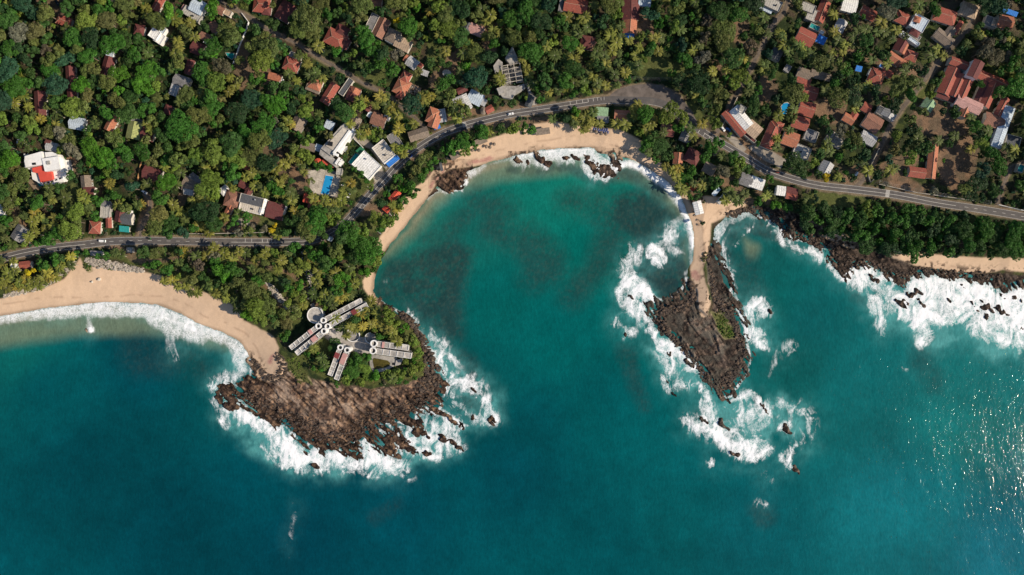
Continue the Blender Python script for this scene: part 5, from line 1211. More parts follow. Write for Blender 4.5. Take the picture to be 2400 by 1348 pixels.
for r in range(2):
    for i in range(7):
        px_, py_ = 1392+i*5.2+r*2, 303+r*6+i*.3; z = gz(px_, py_)
        root = empty('sun_lounger', (*P(px_, py_, z), z), 1.45); tag(root, "blue cushioned lounger in the %s row of the bay beach" % ('upper' if r == 0 else 'lower'), 'sun lounger', 'blue loungers on the bay beach, %s row' % ('upper' if r == 0 else 'lower'))
        MB().box(-1, -.35, .2, .4, .35, .38).build('seat', M_blue, root)
        b = MB(); b.face([(.4, -.35, .38), (.4, .35, .38), (1, .35, .85), (1, -.35, .85)][::-1]); b.face([(.4, -.35, .28), (.4, .35, .28), (1, .35, .75), (1, -.35, .75)]); b.build('backrest', M_blue, root)
        for u, v in ((-.9, -.3), (-.9, .3), (.35, -.3), (.35, .3)): MB().box(u-.04, v-.04, -.1, u+.04, v+.04, .2).build('leg', M_white, root)
for x, y in [(1625,497),(1630,505),(1636,516),(1646,520),(1637,527)]:
    z = gz(x, y); root = empty('beach_table', (*P(x, y, z), z), x % 3); tag(root, "small dark table on the sand spit below the white hut", 'table', 'tables on the sand spit')
    MB().box(-.8, -.5, .68, .8, .5, .76).build('table_top', M_wood, root)
    for u, v in ((-.7, -.4), (-.7, .4), (.7, -.4), (.7, .4)): MB().box(u-.04, v-.04, -.1, u+.04, v+.04, .68).build('leg', M_wood, root)
# poles and wires
poles = [(1466,190),(1579,193),(922,368),(1094,262),(1258,262),(832,318),(868,442),(935,425),(975,380),(700,548),(545,548),(406,548),(183,558),(88,570),(1744,334),(1672,285),(2048,430),(2150,452),(2305,478),(2388,492),(1982,425),(640,548)]
seen_ = {}
def pole_named(px, py):
    side = "above" if py < min(MAIN, key=lambda a: abs(a[0]-px))[1] else "below"
    return side
for i, (px_, py_) in enumerate(poles):
    x, y = P(px_, py_, GZ); r0 = Vector((1, 0))
    j = min(range(1, len(MAIN)-1), key=lambda k: abs(MAIN[k][0]-px_)); d = Vector(P(*MAIN[j+1], GZ))-Vector(P(*MAIN[j-1], GZ)); a = math.atan2(d.y, d.x)
    root = empty('utility_pole', (x, y, GZ), a)
    near = min(ALLB, key=lambda q: (q[0]-px_)**2+(q[1]-py_)**2)[2]
    nm_ = ' '.join((near[4:] if near.startswith('the ') else near).split()[:8]); lb_ = "power pole %s the road near %s" % (pole_named(px_, py_), nm_); seen_[lb_] = seen_.get(lb_, 0)+1
    tag(root, lb_ if seen_[lb_] == 1 else 'farther '+lb_.replace(' near ', ' from '), 'utility pole', 'power poles along the road')
    MB().cone((0, 0, -.3), (0, 0, 9), .16, .11, 8).build('pole', M_pale, root); MB().box(-.07, -1.0, 8.2, .07, 1.0, 8.34).build('crossarm', M_pale, root)
    for q in (-.9, 0, .9): MB().cone((0, q, 8.34), (0, q, 8.55), .05, .04, 6).build('insulator', M_white, root)
def wires(a, b, lb):
    A = Vector((*P(*a, GZ), GZ+8.5)); B = Vector((*P(*b, GZ), GZ+8.5)); m_ = MB(); d = (B-A).normalized(); nn = Vector((-d.y, d.x, 0))
    for o_ in (-.9, 0, .9):
        pr = None
        for k in range(9):
            t_ = k/8; q = A.lerp(B, t_)+nn*o_-Vector((0, 0, 1.0*4*t_*(1-t_)))
            if pr is not None: m_.cone(pr-A, q-A, .022, .022, 4, 0, False)
            pr = q
    o = m_.build('power_lines', M_metal, None, tuple(A)); tag(o, lb, 'power line')
wires((1466,190),(1579,193), "sagging power lines over the road layby"); wires((1258,262),(1466,190), "power lines above the upper hatched road paint")
wires((2048,430),(2150,452), "power lines right of the curved pale wall"); wires((2150,452),(2305,478), "power lines above the road at the far right"); wires((1579,193),(1672,285), "power lines following the road bend above the beach grove")
# ------------------------------------------------------------------ trees
def leafmat(name, attr):
    m, t, b = nmat(name); p = geopos(t)
    if attr: a = t.nodes.new('ShaderNodeVertexColor'); a.layer_name = 'Col'; c = a.outputs['Color']
    else: a = t.nodes.new('ShaderNodeObjectInfo'); c = a.outputs['Color']
    f = rng(t, noise(t, p, .55, 3, .6), .32, .68, .62, 1.42); g = rng(t, noise(t, p, 2.2, 2, .6), .3, .7, .82, 1.2)
    n = t.nodes.new('ShaderNodeVectorMath'); n.operation = 'SCALE'; t.links.new(c, n.inputs[0]); t.links.new(math_(t, 'MULTIPLY', f, g), n.inputs[3])
    t.links.new(n.outputs[0], b.inputs['Base Color']); b.inputs['Roughness'].default_value = .62; b.inputs['Specular IOR Level'].default_value = .22
    tr = t.nodes.new('ShaderNodeBsdfTranslucent'); t.links.new(n.outputs[0], tr.inputs[0]); mx = t.nodes.new('ShaderNodeMixShader'); mx.inputs[0].default_value = .20
    t.links.new(b.outputs[0], mx.inputs[1]); t.links.new(tr.outputs[0], mx.inputs[2]); t.links.new(mx.outputs[0], t.nodes['Material Output'].inputs[0]); return m
M_leaf = leafmat('foliage', False); M_leafs = leafmat('foliage_mass', True)
def crown_arrays(seed, nl, nleaf, leaf, flat=.62, spread=.62):
    """unit-radius crown: leaf clumps scattered over and inside uneven lobes"""
    r = np.random.default_rng(seed)
    ang = r.random(nl)*2*np.pi; rad = spread*np.sqrt(r.random(nl)); c = np.stack([rad*np.cos(ang), rad*np.sin(ang), (r.random(nl)-.35)*.55*flat+.25*(1-rad)], -1)
    R = .17+.23*r.random(nl)**1.3; R[:2] += .10
    w = R**2; k = r.choice(nl, nleaf, p=w/w.sum())
    d = r.normal(size=(nleaf, 3)); d[:, 2] = np.abs(d[:, 2])*.9-.25*r.random(nleaf); d /= np.linalg.norm(d, axis=1)[:, None]
    p = c[k]+d*R[k][:, None]*(.72+.38*r.random(nleaf))[:, None]*np.array([1, 1, flat*1.15])
    inside = np.zeros(nleaf, bool)
    for j in range(nl): inside |= (np.linalg.norm((p-c[j])/np.array([1, 1, flat*1.15]), axis=1) < R[j]*.62)
    p = p[~inside]; d = d[~inside]; n = len(p)
    nn = d+r.normal(size=(n, 3))*.55; nn[:, 2] = np.abs(nn[:, 2])+.15; nn /= np.linalg.norm(nn, axis=1)[:, None]
    u = np.cross(nn, r.normal(size=(n, 3))); u /= np.linalg.norm(u, axis=1)[:, None]; v = np.cross(nn, u)
    s = leaf*(.55+.9*r.random(n))[:, None]; e = (.5+.4*r.random(n))[:, None]
    V = np.stack([p-u*s, p-v*s*e+nn*s*.15, p+u*s, p+v*s*e+nn*s*.15], 1)
    return V.reshape(-1, 3), np.arange(n*4).reshape(-1, 4)
def trunk_mesh(seed, hgt, r=.32, limbs=5, name='tree_trunk'):
    rr = random.Random(seed); m = MB(); a = Vector((0, 0, -.5)); b = Vector((rr.uniform(-.3, .3), rr.uniform(-.3, .3), hgt*.55)); m.cone(a, b, r, r*.7, 8, 0, False)
    for i in range(limbs):
        t = 2*math.pi*i/limbs+rr.uniform(-.4, .4); e = b+Vector((math.cos(t)*rr.uniform(1.4, 2.8), math.sin(t)*rr.uniform(1.4, 2.8), hgt*rr.uniform(.3, .45)))
        m.cone(b-Vector((0, 0, .3*i)), e, r*.42, r*.14, 5, 0, False)
        e2 = e+Vector((math.cos(t+.6)*1.2, math.sin(t+.6)*1.2, .6)); m.cone(e, e2, r*.14, r*.06, 4, 0, False)
    return m.mesh(name, [M_trunk])
CR = 4.2; BH = 8.0      # crown radius and crown centre height of the model tree, metres
crownsA = [crown_arrays(s, 12+s % 6, 1700, .080, .75, .70) for s in range(10)]
crown_me = []
for s, (V, F) in enumerate(crownsA):
    me = mesh_np('crown', V*CR+np.array([0, 0, BH]), F, [M_leaf], None, True); crown_me.append(me)
trunk_me = [trunk_mesh(s, BH) for s in range(4)]
wide = [crown_arrays(50+s, 24, 3600, .055, .55, .76) for s in range(3)]; wide_me = [mesh_np('crown', V*CR+np.array([0, 0, BH]), F, [M_leaf], None, True) for V, F in wide]
lite = [crown_arrays(80+s, 9+s % 4, 760, .11, .8, .66) for s in range(8)]
# coconut palms
def palm_arrays(seed, nf=20, Lf=3.9):
    r = random.Random(seed); V = []; F = []
    for i in range(nf):
        a = 2*math.pi*i/nf*1.0+r.uniform(-.16, .16); el = r.choice([.85, .5, .25, .05])+r.uniform(-.1, .1); L = Lf*r.uniform(.82, 1.08); n = 7
        pos = Vector((0, 0, 0)); e = el; pts = [pos.copy()]
        for k in range(n):
            pos = pos+Vector((math.cos(a)*math.cos(e), math.sin(a)*math.cos(e), math.sin(e)))*L/n; e -= r.uniform(.16, .24); pts.append(pos.copy())
        side = Vector((-math.sin(a), math.cos(a), 0))
        for s in (-1, 1):
            for k in range(n):
                wA = .58*math.sin(math.pi*min(1, .16+.80*k/n))**.7; wB = .58*math.sin(math.pi*min(1, .16+.80*(k+1)/n))**.7*.55
                p, q = pts[k], pts[k+1]; dr = Vector((0, 0, -.33)); f = (q-p)*.5
                b = len(V); V += [tuple(p), tuple(q), tuple(q+side*s*wB+dr*wB+f*.6), tuple(p+side*s*wA+dr*wA+f)]
                F.append((b, b+1, b+2, b+3) if s > 0 else (b+3, b+2, b+1, b))
    return np.array(V, np.float32), np.array(F, np.int32)
PHT = 10.0
palmA = [palm_arrays(s, 17+s % 4) for s in range(5)]
def palm_trunk(lean):
    m = MB(); p = Vector((0, 0, -.5)); n = 6
    for k in range(n):
        q = Vector((lean*((k+1)/n)**1.6, 0, -.5+(PHT+.5)*(k+1)/n)); m.cone(p, q, .21-.012*k, .21-.012*(k+1), 6, 0, False); p = q
    m.cone(p-Vector((0, 0, .35)), p+Vector((0, 0, .25)), .34, .2, 6)
    return m.mesh('palm_trunk', [M_ptrunk])
LEAN = [.3, 1.0, 1.8, 3.2]; ptr_me = [palm_trunk(l) for l in LEAN]
pcr_me = {}
for i, (V, F) in enumerate(palmA):
    for j, l in enumerate(LEAN): pcr_me[i, j] = mesh_np('frond_crown', V+np.array([l, 0, PHT]), F, [M_leaf], None, False)

# where trees may stand ------------------------------------------------
FOREST = new(); add_poly(FOREST, [(-255,-255),(2655,-255),(2655,608),(2400,602),(2250,602),(2150,592),(2060,566),(1990,545),(1935,522),(1880,490),(1800,470),(1760,462),(1700,455),(1660,462),(1648,490),(1632,470),(1606,452),(1585,412),(1556,385),(1506,358),(1492,310),(1470,292),
 (1400,290),(1350,296),(1300,286),(1255,276),(1250,312),(1200,315),(1130,325),(1080,342),(1085,352),(1055,378),(1030,385),(1010,402),(985,425),(985,440),(962,470),(955,490),(925,512),(908,540),(893,548),(898,600),(890,625),(858,645),(840,665),(855,690),(880,712),(928,738),(962,758),(985,800),(995,840),(990,880),(950,898),
 (850,905),(790,898),(760,880),(735,870),(700,830),(668,800),(650,770),(610,748),(575,738),(548,705),(510,690),(470,672),(430,655),(390,640),(330,620),(300,615),(245,605),(180,600),(150,640),(110,668),(40,680),(-255,700)])
OPEN = new()     # clearings without trees
for s in ([(1010,190,12)],[(2230,290,22),(2170,285,16)],[(2250,380,44),(2235,430,30)],[(1970,260,24),(1935,250,18)],[(1500,60,22),(1490,30,20)],[(1800,210,24)],[(820,432,26)],[(600,515,14),(650,520,16)],[(1560,140,20),(1530,165,26)],[(1630,250,14),(1655,285,10)],[(140,8,14)],[(345,480,12),(332,530,16)],[(1470,160,6)],
   [(715,420,16),(650,360,16)],[(800,680,10)],[(700,760,14),(690,790,18)],[(760,805,18),(765,825,12)],[(885,530,10)],[(640,700,14),(670,740,10),(640,660,8)],[(560,610,5),(640,625,5),(700,650,5),(735,705,8)],[(670,640,14),(690,700,14)],[(320,612,16),(400,606,5),(440,590,5)],[(2100,420,12),(2170,440,8)],[(855,240,6),(890,265,6)],
   [(1690,420,10),(1730,455,8),(1660,440,12)],[(430,455,10)],[(2050,445,12),(1980,470,20),(1930,465,18)],[(165,385,10)],[(170,440,12),(150,455,12)],[(985,366,10),(960,400,8)],[(1170,262,10),(1240,262,10),(1100,265,8)],[(1760,350,14),(1820,378,14),(1710,330,8)],[(720,785,40)],[(772,785,10),(800,792,16),(830,802,18),(862,812,18)],[(880,855,14),(915,855,12)],[(764,432,24),(740,430,14)],[(560,130,9),(570,80,6),(575,180,10),(570,220,9)],[(880,165,10),(870,185,12),(905,170,10)],[(1015,80,6),(990,130,14)],[(1290,40,12),(1260,30,10)],
   [(30,490,5),(60,525,5)],[(690,210,5)],[(1690,70,14),(1745,60,12)],[(1850,240,14)],[(2060,350,6)],[(2290,120,10)],[(885,470,6),(850,505,5)],[(200,625,16),(235,615,16)],[(650,840,20),(690,850,20)]): add_stroke(OPEN, s)
ringpts = [(math.cos(a), math.sin(a)) for a in np.linspace(0, 2*math.pi, 9)[:-1]]
def s1(M, x, y):
    i = int((x-MX0)/MS); j = int((y-MY0)/MS)
    return float(M[min(MYN-1, max(0, j)), min(MXN-1, max(0, i))])
placed = []; cells = {}
def near_ok(x, y, r, k):
    for i in range(int(x)//40-1, int(x)//40+2):
        for j in range(int(y)//40-1, int(y)//40+2):
            for (a, b, c) in cells.get((i, j), ()):
                if (a-x)**2+(b-y)**2 < (k*(c+r))**2: return False
    return True
def put(x, y, r, kind, colr, z0=0., extra=None):
    cells.setdefault((int(x)//40, int(y)//40), []).append((x, y, r)); placed.append(dict(x=x, y=y, r=r, k=kind, c=colr, e=extra))
def free(x, y, r, edge=.35, roof=.55):
    if s1(FOREST, x, y) < r*edge: return False
    if s1(ROOFM, x, y) > -r*roof: return False
    if s1(OPEN, x, y) > -r*.2: return False
    bx, by = P(x, y, GZ+9); gx_, gy_ = px_of(bx, by, GZ)
    if s1(ROADM, x, y)+10 > 10-r*.62 or s1(ROADM, gx_, gy_) > -3: return False
    if s1(ROOFM, gx_, gy_) > 0: return False
    if s1(CST, gx_, gy_) < 6: return False
    return True
PAL = dict(dark=(.025, .062, .020), mid=(.044, .100, .022), green=(.046, .135, .018), bright=(.066, .185, .016), olive=(.110, .140, .036), gold=(.145, .145, .048), brown=(.115, .10, .062), grey=(.15, .145, .10), yellow=(.48, .38, .015), teal=(.026, .075, .038), lime=(.135, .200, .032),
           palm=(.175, .185, .036), palmd=(.085, .115, .030), palmy=(.26, .225, .04))
def jit(c, a=.16):
    k = 1+random.uniform(-a, a); return tuple(max(.01, v*k*(1+random.uniform(-.07, .07))) for v in c)
# trees one can single out, from the photograph: x, y, crown radius, colour
MAN = [(345,172,30,'bright'),(322,200,20,'bright'),(318,128,18,'green'),(348,210,18,'bright'),(425,298,40,'green'),(720,40,34,'olive'),(700,70,22,'olive'),(735,75,20,'olive'),(345,258,20,'green'),(208,130,22,'green'),(185,118,18,'olive'),(222,165,20,'olive'),(255,195,22,'olive'),(276,235,20,'olive'),(85,75,22,'gold'),(32,28,14,'green'),
 (75,195,16,'green'),(58,195,17,'green'),(930,50,11,'yellow'),(638,540,10,'yellow'),(645,528,8,'yellow'),(66,640,11,'yellow'),(80,635,7,'yellow'),(96,632,6,'yellow'),(1935,417,13,'yellow'),(500,20,20,'bright'),(500,108,22,'green'),(480,130,16,'green'),(530,70,22,'olive'),(545,90,22,'olive'),(535,60,16,'gold'),(520,155,22,'brown'),(500,165,18,'olive'),
 (630,115,26,'olive'),(620,90,16,'olive'),(615,185,12,'bright'),(650,245,26,'bright'),(630,235,18,'green'),(665,230,18,'green'),(645,290,14,'grey'),(860,95,22,'green'),(850,75,18,'green'),(868,120,18,'green'),(1045,35,22,'olive'),(1015,60,16,'lime'),(985,65,12,'lime'),(1035,95,12,'green'),(925,5,22,'olive'),(850,10,26,'olive'),(830,30,18,'olive'),(812,20,16,'lime'),
 (978,18,11,'bright'),(1157,105,16,'green'),(1240,120,24,'green'),(1255,135,20,'green'),(1235,30,26,'green'),(1425,15,22,'olive'),(1445,30,16,'lime'),(1570,262,26,'lime'),(1555,280,16,'lime'),(1597,275,18,'lime'),(1130,310,20,'green'),(1058,350,16,'green'),(1085,330,20,'green'),(1210,295,16,'lime'),(1195,308,14,'lime'),(1230,295,12,'green'),(1350,260,14,'bright'),
 (1548,345,24,'mid'),(1518,335,19,'green'),(1566,368,17,'mid'),(1508,350,11,'green'),(1590,300,16,'green'),(1700,70,30,'olive'),(1690,95,24,'olive'),(1730,35,22,'green'),(1760,115,20,'brown'),(1735,180,22,'lime'),(1720,195,16,'lime'),(1690,215,18,'olive'),(1680,240,16,'gold'),(1860,220,26,'olive'),(1875,230,18,'lime'),(1775,215,14,'green'),(1955,200,16,'green'),(1965,230,26,'olive'),
 (2320,10,30,'dark'),(2340,20,22,'teal'),(2305,120,20,'brown'),(2335,135,22,'brown'),(2290,80,16,'olive'),(2105,210,20,'olive'),(2095,215,16,'lime'),(2130,225,18,'green'),(2180,205,13,'olive'),(2180,222,12,'lime'),(2160,260,16,'olive'),(2345,215,18,'green'),(2295,200,12,'green'),(2120,85,10,'olive'),(2080,105,12,'olive'),(2190,20,18,'green'),(2010,130,16,'green'),
 (1730,385,18,'lime'),(1715,370,18,'green'),(1685,335,16,'green'),(1665,345,18,'green'),(1655,370,16,'green'),(1609,420,22,'green'),(1624,400,15,'green'),(1594,436,11,'green'),(1620,462,9,'green'),(1805,420,12,'green'),(1820,480,14,'bright'),(1850,488,14,'green'),(1780,470,14,'green'),(1672,440,9,'green'),(1905,385,16,'lime'),(1880,410,10,'green'),(1965,370,14,'green'),(1990,380,12,'olive'),(1940,310,12,'dark'),
 (2130,370,18,'lime'),(2140,350,12,'olive'),(2095,350,14,'gold'),(2100,320,16,'lime'),(2211,377,6,'bright'),(2310,320,13,'green'),(2290,430,26,'dark'),(2270,450,22,'dark'),(2300,400,20,'teal'),(2340,390,22,'green'),(2260,445,18,'olive'),(1640,515,0,'green'),(1650,522,7,'dark'),
 (25,375,24,'bright'),(10,400,18,'green'),(5,365,14,'green'),(160,335,22,'olive'),(170,355,20,'grey'),(270,330,20,'olive'),(225,375,24,'bright'),(245,365,22,'bright'),(260,385,20,'green'),(285,350,18,'green'),(300,370,20,'green'),(310,440,18,'teal'),(228,470,16,'green'),(115,560,18,'green'),(90,568,14,'green'),(225,505,14,'green'),(180,520,18,'olive'),(365,525,24,'olive'),(345,540,14,'gold'),(375,500,22,'gold'),
 (495,420,26,'lime'),(480,440,22,'lime'),(500,450,18,'lime'),(535,395,18,'green'),(545,405,20,'green'),(545,420,18,'teal'),(490,495,30,'dark'),(500,525,22,'mid'),(460,500,20,'dark'),(640,440,18,'green'),(655,450,16,'green'),(730,425,11,'olive'),(715,365,18,'lime'),(730,375,14,'lime'),(750,390,16,'green'),(768,395,14,'green'),(725,535,30,'olive'),(740,520,28,'green'),(745,500,22,'green'),(715,510,22,'olive'),(758,548,18,'mid'),
 (590,560-28,12,'grey'),(560,545,12,'grey'),(580,535,16,'olive'),(620,535,12,'grey'),(430,545,16,'teal'),(455,535,14,'green'),(420,375,20,'olive'),(450,330,22,'olive'),(500,335,18,'lime'),(430,340,18,'olive'),(610,330,26,'olive'),(590,320,16,'green'),(575,340,16,'green'),(340,330,14,'olive'),(370,355,18,'olive'),(690,350,16,'olive'),(720,330,18,'lime'),(700,320,12,'green'),(870,315,14,'lime'),(885,305,12,'lime'),(880,325,12,'lime'),(905,310,0,'green'),(815,340,8,'olive'),
 (830,395,10,'green'),(845,410,10,'green'),(860,425,9,'green'),(870,440,9,'lime'),(940,350,12,'lime'),(958,345,12,'lime'),(970,340,12,'olive'),(815,540,28,'green'),(840,570,26,'green'),(855,600,26,'green'),(870,575,26,'green'),(835,600,24,'mid'),(885,595,18,'green'),(800,560,20,'mid'),(850,545,18,'lime'),(875,610,18,'lime'),(805,600,18,'lime'),(788,585,20,'olive'),(890,535,13,'green'),(852,638,17,'bright'),(800,655,20,'bright'),(790,680,16,'green'),(815,675,14,'green'),
 (925,505,12,'green'),(945,470,14,'green'),(935,485,12,'lime'),(965,455,14,'green'),(960,435,18,'green'),(985,415,16,'green'),(975,400,14,'olive'),(1000,395,16,'green'),(1015,378,14,'green'),(1045,350,16,'green'),(1065,340,16,'green'),(1090,320,14,'green'),(1090,355,14,'lime'),(1112,338,12,'green'),(905,455,10,'green'),(920,440,9,'olive'),(990,375,16,'olive'),(1005,365,14,'olive'),
 (910,745,18,'lime'),(925,760,16,'lime'),(905,730,14,'lime'),(950,768,10,'bright'),(938,776,8,'bright'),(970,800,18,'lime'),(980,830,14,'lime'),(955,790,18,'olive'),(940,810,0,'lime'),(840,850,24,'mid'),(825,870,22,'green'),(855,870,20,'lime'),(880,880,16,'bright'),(905,878,14,'lime'),(935,875,16,'lime'),(965,865,16,'lime'),(985,860,12,'lime'),(815,890,14,'lime'),(830,845,18,'green'),(860,835,14,'green'),(720,830,10,'green'),(755,865,10,'green'),(845,895,14,'lime'),(790,900,9,'green'),
 (520,640,20,'bright'),(535,655,18,'bright'),(545,630,20,'green'),(505,620,18,'green'),(560,660,20,'olive'),(585,680,24,'olive'),(610,700,24,'olive'),(600,720,24,'lime'),(630,715,22,'olive'),(580,740,18,'bright'),(610,745,20,'lime'),(660,735,18,'olive'),(640,740,16,'mid'),(670,665,14,'dark'),(680,680,16,'green'),(690,690,14,'lime'),(710,700,12,'lime'),(690,580,16,'green'),(720,585,14,'green'),(645,590,12,'lime'),(740,600,18,'green'),(760,640,14,'green'),
 (365,620,14,'green'),(395,630,18,'green'),(345,622,10,'green'),(420,590,12,'mid'),(450,610,14,'brown'),(470,620,16,'brown'),(440,630,14,'mid'),(480,650,16,'mid'),(130,610,18,'green'),(100,620,18,'green'),(150,605,14,'mid'),(120,640,12,'olive'),(232,600,9,'green'),(205,592,10,'green'),(180,595,10,'green'),(150,640,9,'olive')]
for x, y, r, c in MAN:
    if r > 0: put(x, y, r, 'b', jit(PAL[c], .08))
# right hand thicket above the second beach
for i in range(900):
    x = random.uniform(1880, 2640); y = random.uniform(462, 606); lo = 470+(x-1880)*.105+6; hi = 540+(x-1900)*.30 if x < 2060 else 598+(x-2060)*.01
    if lo+6 < y < hi-4:
        r = random.uniform(11, 24)
        if near_ok(x, y, r, .50): put(x, y, r, 'b', jit(PAL[random.choice(['mid','green','green','green','mid','dark'])], .2))
# palms one can single out
MP = [(133,263),(120,225),(32,240),(55,222),(65,250),(1280,170-60),(345,32),(345,290),(372,350),(340,328),(50,335),(20,10),(95,280),(130,292),(330,480),(322,480),(345,430),(255,430),(262,425),(35,430),(48,440),(115,440),(122,470),(150,462),(188,460),(200,465),(80,500),(75,520),(92,508),(125,510),(155,505),(105,535),(80,545),(68,553),(190,452),(275,480),(352,305),(65,560),
 (425,60),(408,45),(455,85),(415,95),(410,125),(420,110),(480,205),(540,183),(552,202),(535,215),(735,90),(745,108),(720,150),(700,130),(725,175),(695,190),(755,185),(740,170),(735,185),(855,240),(842,235),(890,225),(900,232),(905,245),(920,250),(932,270),(918,262),(895,230),(880,245),(905,225),(675,282),(682,292),
 (1010,25),(1085,125),(1170,80),(1180,90),(1150,35),(1140,50),(1155,70),(1090,130),(1100,105),(1045,120),(1050,240),(1065,255),(1075,245),(1030,225),(1010,225),(1000,235),(985,230),(1060,265),(970,290),(1170,180),(1175,190),(1250,195),(1240,175),(1300,130),(1308,122),(1350,60),(1360,45),(1345,75),(1370,40),(1355,80),(1330,40),(1360,115),(1345,140),(1300,160),(1310,175),(1385,150),(1395,130),(1410,100),(1430,85),(1440,65),(1445,100),(1450,125),(1455,60),(1475,95),(1490,130),(1480,155),(1448,145),(1400,120),(1420,150),(1425,160),(1415,130),(1465,170),(1440,175),(1380,170),(1370,190),(1345,195),(1400,195),(1420,200),(1390,180),(1540,85),(1530,90),(1550,88),
 (1350,270),(1360,285),(1345,290),(1370,275),(1382,270),(1390,262),(1385,285),(1405,290),(1445,290),(1465,292),(1480,275),(1490,270),(1485,255),(1495,245),(1525,290),(1515,305),(1530,280),(1375,300),(1365,305),(1555,310),(1620,300),(1645,290),(1625,320),(1590,395),(1575,400),(1560,390),(1585,415),(1595,440),(1600,445),(1625,430),(1645,435),(1650,430),(1710,450),(1745,455),(1795,460),(1715,460),(1700,470),(1730,470),
 (1640,70),(1670,70),(1640,105),(1625,118),(1790,40),(1800,80),(1830,80),(1835,85),(1870,105),(1875,110),(1850,120),(1890,120),(1945,140),(1900,130),(1955,35),(1955,75),(1965,95),(1980,105),(1760,200),(1755,215),(1790,165),(1860,255),(1825,270),(1855,260),(2070,60),(2055,75),(2065,50),(2150,22),(2155,12),(2010,70),(2000,85),(2090,90),(2100,70),(2195,115),(2185,130),(2210,130),(2130,155),(2120,165),(2155,195),(2035,200),(2030,205),(2010,240),(2005,255),(2080,150),(2045,140),(2300,85),(2370,90),(2265,105),(2200,370-40),(2275,350),(2150,325),(2025,385),(2035,400),(2095,395),(2085,400),(2310,355),(2380,350),(2370,365),(2360,345),(1820,325),(1850,305),(1935,345),(1945,355),(1940,335),(1820,345),(1800,455),
 (665,385),(680,370),(703,372),(705,385),(712,405),(645,398),(655,430),(665,415),(690,460),(680,450),(665,455),(683,470),(690,495),(545,440),(598,435),(615,440),(620,450),(650,455),(575,415),(590,405),(605,395),(585,335),(570,350),(760,468),(745,485),(765,495),(785,495),(740,510),(715,525),(700,545),(735,465),(450,470),(455,485),(465,488),(445,495),(405,480),(410,500),(420,495),(435,510),(430,520),(465,530),(460,530),(525,510),(490,540),(480,395),(425,405),(490,545),(825,445),(822,430),(800,470),(780,480),(805,450),(930,370-60),(925,345),(935,350),(820,320-30),(855,300),(860,310),(845,320-5),
 (500,580),(525,592),(560,590),(575,592),(598,610),(545,605),(520,610),(618,598),(625,590),(660,610),(650,630),(675,590),(430,592),(460,600),(485,600),(505,618),(515,615),(735,595),(728,600),(740,655),(745,665),(765,645),(770,680),(785,690),(790,700),(770,705),(780,715),(735,690),(710,715),(745,635),(760,690),(405,657),(417,671),(437,671),(447,687),(463,686),(488,670),(505,688),(530,700),(550,705),(555,722),(575,738),(595,735),(385,658),(485,665),(500,680),
 (735,818),(760,855),(812,785),(805,768),(820,765),(832,768),(850,765),(885,735),(870,705),(880,725),(865,720),(845,735),(855,730),(785,745),(795,700),(780,690),(805,690),(820,695),(885,755),(900,755),(910,770),(920,780),(895,765),(870,760),(930,800),(850,590),(818,625),(850,590),(788,640),(830,665),(795,670),(812,670),(780,655),(930,490),(920,480),(945,360),(935,300),
 (5,625),(10,655),(25,650),(35,635),(20,640),(45,660),(60,655),(5,665),(70,665),(80,660),(60,670),(100,650),(115,650),(110,640),(90,668),(40,672),(15,675),(130,650),(140,625),(155,615),(165,620),(30,612),(0,610),(165,602)]
for x, y in MP: put(x, y, random.uniform(11, 15), 'p', jit(PAL[random.choices(['palm', 'palmd', 'palmy'], [5, 8 if 1180 < x < 1620 and y < 235 or x > 1650 and y < 480 else 2, 2 if 820 < x < 1100 or x < 450 and y > 400 else .3])[0]], .2))
def palmfrac(x, y):
    q = [(1350,120,.62),(1420,60,.55),(450,100,.4),(100,480,.5),(680,440,.5),(1050,200,.4),(250,150,.12),(550,300,.2),(60,60,.12),(1950,80,.4),(2250,150,.2),(1700,150,.2),(640,60,.1),(880,60,.15),(2300,400,.3),(830,820,.2),(2200,550,0),(500,600,.35),(820,580,.02),(950,430,.03)]
    s = t = 0
    for a, b, c in q: w = 1/((x-a)**2+(y-b)**2+900)**1.5; s += w*c; t += w
    return s/t
def tone(x, y):
    v = float(vnoise(np.array(x/70.), np.array(y/70.), 5)); u = random.random()
    if x > 1600 and y < 480: w = dict(dark=3, mid=4, green=2, olive=2.6, brown=1, lime=1, grey=.8, teal=1)
    elif x > 1180: w = dict(dark=3, mid=5, green=4, olive=1.4, lime=1.4, teal=1.4)
    elif y > 480 and x > 700: w = dict(green=4, mid=3, lime=3, bright=1, olive=1)
    elif v > .55: w = dict(olive=4, gold=.8, mid=3.4, lime=2, brown=.2, green=2)
    else: w = dict(dark=3, mid=5, green=3.5, olive=2, bright=.8, lime=1.3, grey=.4, teal=1.4, gold=.3)
    return jit(PAL[random.choices(list(w), list(w.values()))[0]], .22)
for rad0, rad1, tries, kk in ((20, 30, 1500, .56), (14, 20, 6000, .56), (9, 14, 7500, .58), (6, 9, 5000, .66)):
    for i in range(tries):
        x = random.uniform(-230, 2630); y = random.uniform(-200, 905); r = random.uniform(rad0, rad1)
        if not free(x, y, r): continue
        if not near_ok(x, y, r, kk): continue
        if x > 1650 and y < 470 and random.random() < .30: continue
        if r < 15 and r > 9 and random.random() < palmfrac(x, y): put(x, y, random.uniform(10.5, 14.5), 'p', jit(PAL[random.choices(['palm', 'palmd', 'palmy'], [4, 6, .5])[0]], .2))
        else: put(x, y, r, 'b', tone(x, y))
NUM = ['', 'second ', 'third ', 'fourth ', 'fifth ', 'sixth ', 'seventh ', 'eighth ', 'ninth ', 'tenth ', 'eleventh ', 'twelfth ', 'thirteenth ', 'fourteenth ', 'fifteenth ']
inframe = lambda q: -8 < q['x'] < 2408 and -8 < q['y'] < 1356
